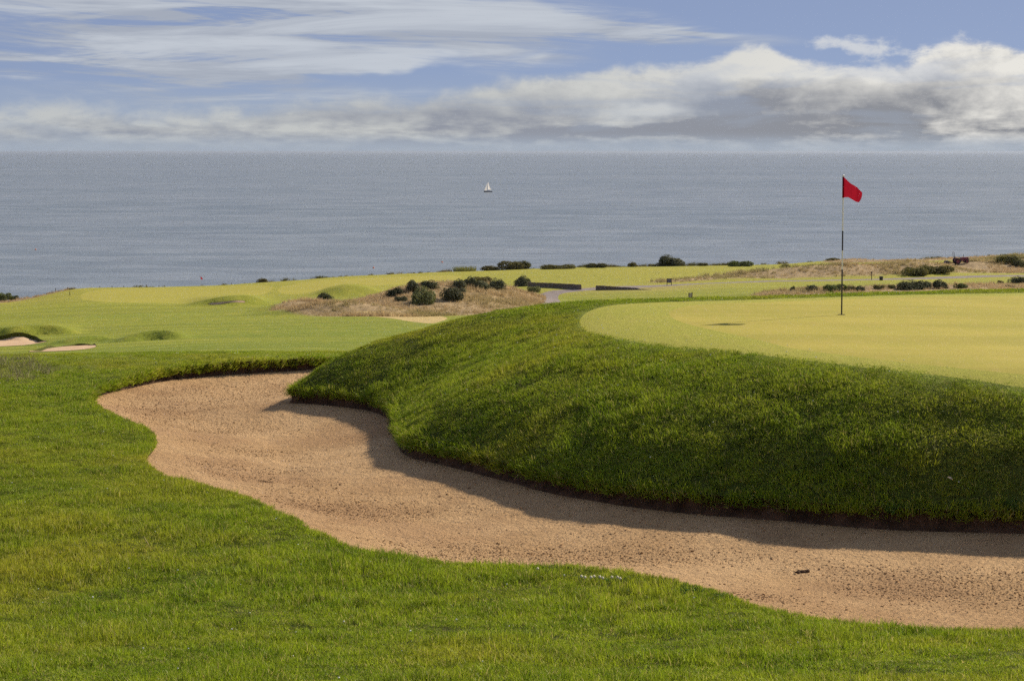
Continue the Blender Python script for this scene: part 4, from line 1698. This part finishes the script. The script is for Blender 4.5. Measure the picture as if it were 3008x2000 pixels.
def flagstick(xd, yd, dmin, height, label, lean, bands=True, mirror=1.0, fs=0.88):
    x, y, z = hit(xd, yd, dmin)
    root = empty('flagstick', (x, y, z))
    root.rotation_euler = (0, lean, 0)
    tag(root, label, 'flagstick', 'red flags marking the holes')
    H = height
    cuts = [(-0.08, 0.69, 'black_paint'), (0.69, 0.98, 'white_paint'), (0.98, 1.28, 'black_paint'), (1.28, H, 'white_paint')] if bands else [(-0.08, H, 'white_paint')]
    r = 0.0115
    for a, b, m in cuts:
        nm = 'pole' if not bands else 'pole_band'
        rr = r * (1.0 if m == 'black_paint' else 0.93)
        o = MB().lathe([(0.0003, a), (rr, a), (rr, b), (0.0003, b)], 10).build(nm, M[m], root, False)
    # ferrule, and a flat black disc painted as the shade inside the cup
    MB().lathe([(0.0003, H), (0.016, H), (0.016, H + 0.02), (0.006, H + 0.035), (0.0003, H + 0.036)], 10).build('ferrule', M['white_paint'], root, True)
    MB().lathe([(0.0003, 0.004), (0.054, 0.004), (0.056, 0.005), (0.058, 0.002)], 20).build('cup', M['hole'], root, False)
    # wind-blown cloth, drooping from the top corner
    top = [(0, -0.005), (0.06, -0.075), (0.115, -0.125), (0.19, -0.175), (0.272, -0.262)]
    bot = [(0, -0.358), (0.06, -0.352), (0.12, -0.385), (0.18, -0.425), (0.222, -0.436)]
    n, m_ = 16, 10
    v, f = [], []
    for i in range(n + 1):
        s = i / n
        xt, zt = np.interp(s * 4, range(5), [p[0] for p in top]), np.interp(s * 4, range(5), [p[1] for p in top])
        xb, zb = np.interp(s * 4, range(5), [p[0] for p in bot]), np.interp(s * 4, range(5), [p[1] for p in bot])
        for j in range(m_ + 1):
            q = j / m_
            xx = xt * (1 - q) + xb * q + 0.018 * math.sin(q * 3.14) * s
            zz = zt * (1 - q) + zb * q
            yy = -1.05 * xx + 0.035 * math.sin(s * 7.5 + q * 2.0) * s + 0.02 * math.sin(s * 15 + 1) * s
            v.append((xx * mirror * fs + 0.012 * mirror, yy * fs, H + zz * fs))
    for i in range(n):
        for j in range(m_):
            a = i * (m_ + 1) + j
            f.append((a, a + 1, a + m_ + 2, a + m_ + 1))
    fl = mesh_obj('flag', v, f, M['flag'], root, True)
    MB().lathe([(0.0003, H - 0.362 * fs), (0.0145, H - 0.362 * fs), (0.0145, H - 0.002), (0.0003, H - 0.002)], 10).build('sleeve', M['flag'], fl, True)
    return root


flagstick(1938, 725, 22.0, 2.105, 'striped flagstick with red flag on the near putting green', math.radians(0.72))
far_pin = flagstick(462, 669, 46.0, 2.15, 'tiny distant flagstick with red flag on the far left green', 0.0, bands=False, mirror=1.0, fs=1.25)

# ------------------------------------------------------------------ signs, post, bin, walls
M['timber'] = simple('stained timber', (0.085, 0.055, 0.040), 0.8, 0.2, 0.3, 5.0, bump=0.3)
M['board'] = simple('weathered grey board', (0.17, 0.15, 0.15), 0.7, 0.2, 0.2, 4.0)
M['paleboard'] = simple('pale notice board', (0.42, 0.36, 0.30), 0.7, 0.2, 0.2, 6.0)
M['plastic'] = simple('black litter bin plastic', (0.035, 0.033, 0.032), 0.55, 0.35, 0.2, 3.0)


def sign_board():
    x, y, z = hit(1541, 657.5, 46.0)
    e = empty('sign_board', (x, y, z), -0.05)
    tag(e, 'square grey notice board on two dark posts beyond the green', 'sign')
    for s in (-1, 1):
        MB().box(s * 0.29 - 0.045, s * 0.29 + 0.045, -0.04, 0.04, -0.15, 0.93, 0.01).build('post', M['timber'], e)
    b = MB().box(-0.243, 0.243, -0.02, 0.02, 0.34, 0.88, 0.005).build('board', M['board'], e)
    MB().box(-0.243, 0.243, -0.032, 0.032, 0.882, 0.915, 0.004).build('rail', M['timber'], e)
    x, y, z = hit(1590, 691.5, 46.0)
    e = empty('sign_board', (x, y, z), 0.1)
    tag(e, 'narrow pale marker panel held between two dark posts, nearest the green', 'sign')
    for s in (-1, 1):
        MB().box(s * 0.185 - 0.042, s * 0.185 + 0.042, -0.04, 0.04, -0.15, 0.90 if s > 0 else 0.84, 0.01).build('post', M['timber'], e)
    for k in range(3):
        MB().box(-0.14, 0.14, -0.018, 0.018, 0.22 + k * 0.2, 0.40 + k * 0.2, 0.004).build('panel', M['paleboard'], e)
    x, y, z = hit(2007, 645, 46.0)
    e = empty('marker_post', (x, y, z))
    tag(e, 'slim dark marker post with a small head beside the path', 'post')
    MB().box(-0.045, 0.045, -0.045, 0.045, -0.15, 0.95, 0.01).build('post', M['timber'], e)
    MB().box(-0.11, 0.11, -0.05, 0.05, 0.952, 1.16, 0.01).build('head', M['timber'], e)
    x, y, z = hit(2029, 646, 46.0)
    e = empty('litter_bin', (x, y, z))
    tag(e, 'black square litter bin beside the path', 'bin')
    h = 9.0 * K * y
    w = 7.5 * K * y / 2
    MB().raw([(-w * .85, -w * .85, 0), (w * .85, -w * .85, 0), (w * .85, w * .85, 0), (-w * .85, w * .85, 0), (-w, -w, h * .85), (w, -w, h * .85), (w, w, h * .85), (-w, w, h * .85)],
             [(0, 3, 2, 1), (0, 1, 5, 4), (1, 2, 6, 5), (2, 3, 7, 6), (3, 0, 4, 7), (4, 5, 6, 7)]).build('body', M['plastic'], e)
    MB().box(-w * 1.08, w * 1.08, -w * 1.08, w * 1.08, h * .853, h, 0.02).build('lid', M['plastic'], e)


sign_board()


def fence_posts():
    top = [(128, 672, 10, 'tallest fence post on the left cliff edge'), (120, 676, 6, 'short fence post left of the tallest one on the left cliff edge'), (155, 665, 7, 'fence post just right of the tallest one on the left cliff edge'),
           (161, 681, 10, 'thin stake standing on the turf in front of the left cliff edge'),
           (230, 661, 4, None), (258, 660.5, 4, None), (285, 660, 4, None), (309, 660, 5, None), (337, 660, 6, None), (366, 660, 4, None), (533, 648, 4, 'lone short post on the skyline right of the far flag')]
    row = [i for i, t in enumerate(top) if t[3] is None]
    names = ['first', 'second', 'third', 'fourth', 'fifth', 'sixth']
    for i, (xd, yb, h, lab) in enumerate(top):
        x, y, z = hit(xd, yb, 46.0)
        r = 0.055 if h < 8 else 0.05
        hh = h * K * y
        rg = random.Random(i)
        tx, ty = rg.uniform(-.04, .04), rg.uniform(-.04, .04)
        mb = MB().tube([(0, 0, -0.15), (tx * hh * .5, ty * hh * .5, hh * .5), (tx * hh, ty * hh, hh * .96), (tx * hh, ty * hh, hh)], [r, r * .95, r * .9, r * .55], 8)
        o = mb.build('fence_post', M['timber'], None, False)
        o.location = (x, y, z)
        if lab is None:
            lab = names[row.index(i)] + ' of six tiny fence posts along the far green skyline, counted from the left'
        tag(o, lab, 'post', 'fence posts along the left cliff edge')


fence_posts()


def mat_stone():
    m, t, out = new_mat('dark field stone')
    tc = t.new('ShaderNodeTexCoord').outputs['Object']
    br = t.new('ShaderNodeTexVoronoi')
    br.inputs['Scale'].default_value = 3.2
    t.put(br.inputs['Vector'], t.mapv(tc, (1, 1, 1.8)))
    n = t.noise(tc, 9.0, 4, 0.6)
    c = t.mix(br.outputs['Color'], (0.095, 0.072, 0.060), (0.175, 0.135, 0.110))
    c = t.mix(t.step(n, 0.35, 0.7, 0, 0.5), c, (0.21, 0.165, 0.13))
    principled(t, out, c, 0.9, 0.15, t.bump(t.add(br.outputs['Distance'], n), 0.8, 0.05))
    return m


M['stone'] = mat_stone()


def stone_wall(a, b, ha, hb, label, slope_end=False):
    """dry stone wall between two bearings; ha, hb heights in survey units"""
    pa, pb = Vector(hit(a[0], a[1], 46.0)), Vector(hit(b[0], b[1], 46.0))
    n = 26
    v = []
    th = 0.22
    dr = (pb - pa)
    nrm = Vector((-dr.y, dr.x, 0)).normalized()
    r = random.Random(int(a[0]))
    for i in range(n + 1):
        s = i / n
        p = pa.lerp(pb, s)
        g = float(Z(np.array([p.x]), np.array([p.y]))[0])
        h = (ha * (1 - s) + hb * s) * K * p.y
        zt = p.z + h + r.uniform(-.02, .02)
        zt = max(zt, g - 0.05)
        for o_, zz in ((-th, min(g, p.z) - 0.3), (th, min(g, p.z) - 0.3), (th * .8, zt), (-th * .8, zt)):
            q = p + nrm * o_
            v.append((q.x, q.y, zz))
    f = []
    for i in range(n):
        k = i * 4
        for a_, b_ in ((0, 1), (1, 2), (2, 3), (3, 0)):
            f.append((k + a_, k + b_, k + 4 + b_, k + 4 + a_))
    f += [(3, 2, 1, 0), (n * 4, n * 4 + 1, n * 4 + 2, n * 4 + 3)]
    e = empty('stone_wall', pa)
    tag(e, label, 'wall', 'low stone walls flanking the path gap')
    w = mesh_obj('wall', [tuple(Vector(q) - pa) for q in v], f, M['stone'], e, False)
    # rough coping stones
    for i in range(n):
        A, B = Vector(v[i * 4 + 2]), Vector(v[i * 4 + 6])
        A2, B2 = Vector(v[i * 4 + 3]), Vector(v[i * 4 + 7])
        g = float(Z(np.array([A.x]), np.array([A.y]))[0])
        if A.z < g + 0.12:
            continue
        gap = 0.03
        up = r.uniform(0.06, 0.11)
        q = [A.lerp(B, gap), A.lerp(B, 1 - gap), A2.lerp(B2, 1 - gap), A2.lerp(B2, gap)]
        vv = [tuple(p - pa + Vector((0, 0, 0.004))) for p in q] + [tuple(p - pa + Vector((0, 0, up))) for p in q]
        MB().raw(vv, [(0, 1, 2, 3), (7, 6, 5, 4), (0, 4, 5, 1), (1, 5, 6, 2), (2, 6, 7, 3), (3, 7, 4, 0)]).build('coping_stone', M['stone'], e)


stone_wall((1218, 662), (1336, 667.5), 10.5, 10.5, 'long low dark stone wall left of the path gap')
stone_wall((1373, 668.5), (1502, 667.5), 9.5, 0.0, 'low dark stone wall tapering away right of the path gap')

# ------------------------------------------------------------------ mowing tractor on the ridge
M['rubber'] = simple('tyre rubber', (0.022, 0.020, 0.022), 0.85, 0.2, 0.2, 8)
M['red_paint'] = simple('faded red enamel', (0.20, 0.030, 0.040), 0.4, 0.5, 0.15, 4)
M['dark_metal'] = simple('dark machine frame', (0.035, 0.032, 0.045), 0.5, 0.5, 0.2, 5)
M['pale_metal'] = simple('bright lamp and bonnet edge', (0.62, 0.55, 0.45), 0.35, 0.6, 0.1, 5)
M['seat'] = simple('seat vinyl', (0.05, 0.04, 0.04), 0.6, 0.3, 0.2, 6)


def wheel(root, c, R, W, name='wheel'):
    w = MB().lathe([(R * .62, -W / 2), (R * .93, -W / 2), (R, -W * .32), (R, W * .32), (R * .93, W / 2), (R * .62, W / 2)], 22, 'Y', c).build(name, M['rubber'], root, False)
    MB().lathe([(0.001, -W * .30), (R * .3, -W * .34), (R * .618, -W * .42), (R * .618, W * .42), (R * .3, W * .34), (0.001, W * .30)], 18, 'Y', c).build('rim', M['red_paint'], w, False)
    mb = MB()
    for k in range(16):
        a = 2 * math.pi * k / 16
        for s in (-1, 1):
            p0 = Vector((c[0] + math.cos(a) * R * .99, c[1] + s * W * .02, c[2] + math.sin(a) * R * .99))
            p1 = Vector((c[0] + math.cos(a + .15) * R * .98, c[1] + s * W * .44, c[2] + math.sin(a + .15) * R * .98))
            mb.tube([p0, p1], R * .045, 4)
    mb.build('tread', M['rubber'], w, False)['kind'] = 'stuff'
    return w


def tractor():
    xa, ya, za = hit(2204, 609, 46.0)
    d = ya
    zr = float(Z(np.array([xa]), np.array([d]))[0])
    xf = xa + 1.55
    zf = float(Z(np.array([xf]), np.array([d + 0.1]))[0])
    pitch = max(math.atan2(zf - zr, 1.55), math.radians(7))
    e = empty('mowing_tractor', (xa, d, zr), 0.06)
    e.rotation_euler = (0, -pitch, 0.06)
    tag(e, 'small dark red mowing tractor with roll bar on the far ridge', 'tractor')
    # rear axle at x=0, front axle at x=1.45
    for s in (-1, 1):
        wheel(e, (0, s * 0.52, 0.46), 0.46, 0.30)
        wheel(e, (1.45, s * 0.48, 0.30), 0.30, 0.20)
        # mudguards over the rear wheels
        prof = []
        v, f = [], []
        for k in range(9):
            a = math.radians(20 + k * 18)
            for q in (0.16, -0.16):
                for R in (0.52, 0.55):
                    v.append((math.cos(a) * R, s * 0.52 + q, 0.46 + math.sin(a) * R))
        for k in range(8):
            b = k * 4
            f += [(b, b + 4, b + 6, b + 2), (b + 1, b + 3, b + 7, b + 5), (b, b + 1, b + 5, b + 4), (b + 2, b + 6, b + 7, b + 3)]
        f += [(0, 2, 3, 1), (32, 33, 35, 34)]
        mesh_obj('mudguard', v, f, M['red_paint'], e, False)
    MB().box(-0.30, 0.62, -0.26, 0.26, 0.34, 0.62, 0.03).build('chassis', M['dark_metal'], e)
    bon = MB().raw([(0.62, -0.27, 0.40), (1.86, -0.23, 0.40), (1.86, 0.23, 0.40), (0.62, 0.27, 0.40), (0.62, -0.27, 0.98), (1.72, -0.21, 0.88), (1.72, 0.21, 0.88), (0.62, 0.27, 0.98), (1.86, -0.22, 0.70), (1.86, 0.22, 0.70)],
                   [(0, 3, 2, 1), (4, 5, 6, 7), (0, 1, 8, 5, 4), (3, 7, 6, 9, 2), (0, 4, 7, 3), (1, 2, 9, 8), (8, 9, 6, 5)]).build('bonnet', M['red_paint'], e)
    MB().box(1.862, 1.885, -0.19, 0.19, 0.45, 0.68, 0.005).build('grille', M['dark_metal'], bon)
    for s in (-1, 1):
        MB().lathe([(0.001, 1.90), (0.05, 1.905), (0.055, 1.863), (0.02, 1.862)], 10, 'X', (0, s * 0.13, 0.76)).build('headlight', M['pale_metal'], bon)
    MB().tube([(1.2, 0.16, 0.92), (1.2, 0.16, 1.34), (1.17, 0.16, 1.38)], 0.03, 8).build('exhaust', M['dark_metal'], bon)
    st = MB().box(-0.22, 0.24, -0.22, 0.22, 0.72, 0.84, 0.03).build('seat', M['seat'], e)
    MB().box(-0.30, -0.205, -0.22, 0.22, 0.842, 1.22, 0.03).build('backrest', M['seat'], st)
    for s in (-1, 1):
        MB().tube([(-0.34, s * 0.42, 0.55), (-0.36, s * 0.42, 1.5), (-0.36, s * 0.40, 1.86)], 0.032, 8).build('roll_bar_upright', M['dark_metal'], e)
    MB().tube([(-0.36, -0.40, 1.86), (-0.36, -0.3, 1.92), (-0.36, 0.3, 1.92), (-0.36, 0.40, 1.86)], 0.032, 8).build('roll_bar_top', M['dark_metal'], e)
    MB().tube([(0.68, 0, 0.7), (0.48, 0, 1.06)], 0.02, 6).build('steering_column', M['dark_metal'], e)
    sw = MB()
    ring = [(0.46 + 0.08 * math.cos(a), 0.17 * math.sin(a), 1.08 + 0.14 * math.cos(a)) for a in [2 * math.pi * k / 14 for k in range(15)]]
    sw.tube(ring, 0.014, 5).build('steering_wheel', M['seat'], e)
    # trailed mower, its own thing behind the tractor
    g = empty('gang_mower', (xa - 1.62, d - 0.05, float(Z(np.array([xa - 1.62]), np.array([d - 0.05]))[0])), 0.06)
    tag(g, 'round drum mower trailed behind the small tractor', 'mower')
    dr = MB().lathe([(0.001, -0.55), (0.30, -0.55), (0.34, -0.50), (0.34, 0.50), (0.30, 0.55), (0.001, 0.55)], 20, 'Y', (0, 0, 0.36)).build('drum', M['red_paint'], g)
    mb = MB()
    for k in range(8):
        a = 2 * math.pi * k / 8
        mb.tube([(0.35 * math.cos(a), -0.5, 0.36 + 0.35 * math.sin(a)), (0.35 * math.cos(a + .7), 0.5, 0.36 + 0.35 * math.sin(a + .7))], 0.018, 4)
    mb.build('blade', M['dark_metal'], dr)
    for s in (-1, 1):
        MB().box(-0.30, 0.40, s * 0.60 - 0.02, s * 0.60 + 0.02, 0.20, 0.66, 0.01).build('side_plate', M['dark_metal'], g)
    MB().box(-0.28, 0.30, -0.58, 0.58, 0.705, 0.74, 0.01).build('cover', M['dark_metal'], g)
    MB().tube([(0.35, 0, 0.45), (0.8, 0, 0.46), (1.25, 0, 0.45)], 0.035, 6).build('drawbar', M['dark_metal'], g)


tractor()

# ------------------------------------------------------------------ on the water
M['hull'] = simple('boat hull grey', (0.085, 0.088, 0.10), 0.5, 0.4, 0.1, 1)
M['sail'] = leafy('sail cloth', [(0.80, 0.76, 0.70)] * 4, 0.3, 0.55)
M['spar'] = simple('alloy spar', (0.35, 0.33, 0.31), 0.4, 0.5, 0.1, 1)
M['cabin'] = simple('cabin paint', (0.40, 0.40, 0.42), 0.5, 0.4, 0.1, 1)
M['buoy'] = simple('orange buoy', (0.70, 0.20, 0.10), 0.5, 0.4, 0.1, 2)


def sailboat():
    d = 39.5 / (93 * K)
    e = empty('sailboat', (float(U(1124)) * d, d, -39.5), math.pi + 0.12)
    tag(e, 'small white sailed yacht with grey hull out on the open sea', 'sailboat')
    e.scale = (0.9, 0.9, 0.9)
    # local +x is the bow
    L, B = 9.0, 2.7
    v, f = [], []
    ns = 12
    for i in range(ns + 1):
        s = i / ns
        x = -L / 2 + L * s
        w = B / 2 * (0.72 + 0.28 * math.sin(min(s * 1.6, 1.57))) * (1 - max(0, (s - 0.45) / 0.55) ** 2.2)
        w = max(w, 0.03)
        sh = 1.05 + 0.45 * s ** 2
        for yy, zz in ((-w, sh), (-w * .85, 0.25), (-w * .35, -0.35), (w * .35, -0.35), (w * .85, 0.25), (w, sh)):
            v.append((x + (0.25 * s if zz > .5 else 0), yy, zz))
    for i in range(ns):
        for k in range(5):
            a = i * 6 + k
            f.append((a, a + 6, a + 7, a + 1))
        f.append((i * 6 + 5, i * 6 + 11, i * 6 + 6, i * 6))
    f += [tuple(range(6)), tuple(ns * 6 + k for k in range(6))[::-1]]
    mesh_obj('hull', v, f, M['hull'], e, False)
    MB().raw([(-1.6, -.75, 1.1), (1.6, -.6, 1.15), (1.6, .6, 1.15), (-1.6, .75, 1.1), (-1.5, -.6, 1.62), (1.0, -.45, 1.6), (1.0, .45, 1.6), (-1.5, .6, 1.62)],
             [(0, 3, 2, 1), (4, 5, 6, 7), (0, 1, 5, 4), (1, 2, 6, 5), (2, 3, 7, 6), (3, 0, 4, 7)]).build('cabin', M['cabin'], e)
    MB().tube([(0.3, 0, 1.0), (0.25, 0, 6), (0.15, 0, 11.9)], [0.09, 0.08, 0.05], 8).build('mast', M['spar'], e)
    MB().tube([(0.2, 0, 2.35), (-3.6, 0.5, 2.3)], 0.06, 6).build('boom', M['spar'], e)

    def sail(name, A, Bp, Cp, belly):
        n = 10
        v, f = [], []
        A, Bp, Cp = Vector(A), Vector(Bp), Vector(Cp)
        for i in range(n + 1):
            for j in range(n + 1 - i):
                a, b = i / n, j / n
                c = 1 - a - b
                p = A * a + Bp * b + Cp * c
                p.y += belly * 27 * a * b * c
                v.append(tuple(p))
        idx = {}
        k = 0
        for i in range(n + 1):
            for j in range(n + 1 - i):
                idx[i, j] = k
                k += 1
        for i in range(n):
            for j in range(n - i):
                f.append((idx[i, j], idx[i + 1, j], idx[i, j + 1]))
                if j < n - i - 1:
                    f.append((idx[i + 1, j], idx[i + 1, j + 1], idx[i, j + 1]))
        mesh_obj(name, v, f, M['sail'], e, True)
    sail('mainsail', (0.05, 0.02, 11.5), (0.12, 0.02, 2.5), (-3.5, 0.5, 2.45), 0.4)
    sail('jib', (0.38, 0.0, 10.6), (4.3, 0.0, 1.6), (0.9, 0.35, 1.9), 0.3)
    MB().tube([(4.4, 0, 1.55), (0.36, 0, 10.8)], 0.02, 4).build('forestay', M['spar'], e)


sailboat()


def buoys():
    for xd, yd, lab in ((82, 576, 'tiny orange buoy floating on the sea far to the left'), (860, 618, 'tiny orange buoy close in above the middle of the far green'), (1018, 605, 'tiny orange buoy on the sea left of the reed clump')):
        d = 39.5 / ((yd - 350) * K)
        e = empty('buoy', (float(U(xd)) * d, d, -39.5))
        tag(e, lab, 'buoy', 'fishing buoys on the sea')
        MB().lathe([(0.001, -0.25), (0.28, -0.12), (0.36, 0.1), (0.28, 0.34), (0.08, 0.46), (0.001, 0.47)], 12).build('float', M['buoy'], e, True)
        MB().tube([(0, 0, 0.42), (0, 0, 1.05)], 0.035, 6).build('staff', M['spar'], e)


buoys()

# ------------------------------------------------------------------ small things near the camera
M['straw'] = simple('dry straw', (0.48, 0.36, 0.17), 0.8, 0.2, 0.15, 20)
M['leaf'] = simple('dry fallen leaf', (0.50, 0.40, 0.26), 0.7, 0.2, 0.2, 60)
M['twig'] = simple('twig bark', (0.16, 0.10, 0.06), 0.9, 0.1, 0.3, 30)
M['clover_white'] = simple('clover blossom', (0.66, 0.58, 0.40), 0.8, 0.2, 0.15, 120)


def hit_sand(xd, yd):
    dd = np.linspace(14, 40, 3000)
    u = float(U(xd))
    z = Zsand(u * dd, dd)
    i = int(np.argmax(z + float(T(yd)) * dd > 0))
    return u * dd[i], dd[i], z[i]


def small_things():
    # fallen leaf on the bank
    x, y, z = hit(2185, 1123, 18.0, 30.0)
    v, f = [], []
    n = 8
    for i in range(n + 1):
        s = i / n
        w = 0.013 * math.sin(math.pi * s ** 0.8) + 0.0006
        for q in (-1, 0, 1):
            v.append(((s - .5) * 0.075, q * w, 0.010 * abs(q) + 0.012 * math.sin(s * 2.6)))
    for i in range(n):
        for k in range(2):
            a = i * 3 + k
            f.append((a, a + 3, a + 4, a + 1))
    o = mesh_obj('fallen_leaf', v, f, M['leaf'], None, True)
    so = o.modifiers.new('thickness', 'SOLIDIFY')
    so.thickness = 0.0012
    o.location = (x, y - 0.03, z + 0.10)
    o.rotation_euler = (0.9, 0.5, 0.4)
    tag(o, 'single pale dry leaf caught on the dark grassy bank', 'leaf')
    # dry stalk leaning in the foreground
    x, y, z = hit(345, 1262, 10.0, 40.0)
    s = K * y
    o = MB().tube([(0.005, 0, -0.02), (-0.01, 0.0, 0.03), (-6 * s, -0.01, 14 * s), (-13 * s, -0.02, 28 * s)], [0.0060, 0.0058, 0.005, 0.003], 6).build('dry_stalk', M['straw'], None, True)
    o.location = (x, y, z)
    tag(o, 'single dry straw stalk leaning out of the foreground grass', 'stalk')
    # clod of turf and a twig on the sand
    import bmesh
    x, y, z = hit_sand(1845, 1318)
    e = empty('sand_lump', (x, y, z), 0.2)
    tag(e, 'dark crumbled lump lying on the near sand', 'lump')
    r = random.Random(3)
    for i in range(9):
        bm = bmesh.new()
        bmesh.ops.create_icosphere(bm, subdivisions=2, radius=1.0)
        s = r.uniform(0.012, 0.026)
        c = Vector((r.uniform(-.07, .07), r.uniform(-.03, .03), s * .35))
        for q in bm.verts:
            q.co = c + Vector((q.co.x * s * 1.4, q.co.y * s, q.co.z * s * .8)) * r.uniform(.85, 1.1)
        me = bpy.data.meshes.new('crumb')
        bm.to_mesh(me)
        bm.free()
        me.materials.append(M['soil'])
        q = bpy.data.objects.new('crumb', me)
        q.parent = e
        COL.objects.link(q)
    x, y, z = hit_sand(610, 1111)
    o = MB().tube([(-0.10, 0.07, 0.012), (-0.03, 0.03, 0.016), (0.04, -0.02, 0.012), (0.12, -0.08, 0.010)], [0.005, 0.006, 0.0055, 0.003], 6).build('twig', M['twig'], None, True)
    o.location = (x, y, z)
    tag(o, 'short dark twig lying on the sand near the left grass edge', 'twig')
    # clover blossoms at the turf edge
    heads = [(1339, 1329), (1347, 1331), (1361, 1331), (1368, 1329), (1381, 1330), (1388, 1333), (1409, 1331), (1422, 1331), (1428, 1334), (1238, 1311)]
    dist = ['leftmost', 'second', 'third', 'fourth', 'fifth', 'sixth', 'seventh', 'eighth', 'rightmost']
    bm = bmesh.new()
    bmesh.ops.create_icosphere(bm, subdivisions=2, radius=1.0)
    for q in bm.verts:
        q.co *= random.uniform(0.82, 1.15)
    me = bpy.data.meshes.new('blossom')
    bm.to_mesh(me)
    bm.free()
    me.materials.append(M['clover_white'])
    st = MB().tube([(0, 0, -0.07), (0.004, 0, -0.03), (0, 0, 0.0)], 0.0016, 5)
    sme = bpy.data.meshes.new('stalk')
    sme.from_pydata(st.v, [], st.f)
    sme.materials.append(M['weed'])
    for i, (xd, yd) in enumerate(heads):
        x, y, z = hit(xd, yd + 14, 11.0, 40.0)
        e = empty('clover_flower', (x, y, z + 0.065))
        lab = 'lone white clover flower apart to the left at the turf edge' if i == 9 else '%s white clover flower in the row at the near turf edge' % dist[i]
        tag(e, lab, 'flower', 'white clover flowers at the turf edge')
        b = bpy.data.objects.new('blossom', me)
        b.scale = (0.014, 0.014, 0.013)
        b.parent = e
        COL.objects.link(b)
        s = bpy.data.objects.new('stalk', sme)
        s.parent = e
        COL.objects.link(s)


small_things()


# ------------------------------------------------------------------ sea air
def haze():
    m, t, out = new_mat('sea air')
    v = t.new('ShaderNodeVolumePrincipled')
    v.inputs['Color'].default_value = (0.50, 0.56, 0.66, 1)
    v.inputs['Density'].default_value = 2.5e-5
    v.inputs['Anisotropy'].default_value = 0.3
    t.l.new(v.outputs[0], out.inputs['Volume'])
    mb = MB().box(-95000, 95000, -300, 125000, -60, 5)
    o = mb.build('haze', m)
    o['kind'] = 'stuff'


haze()
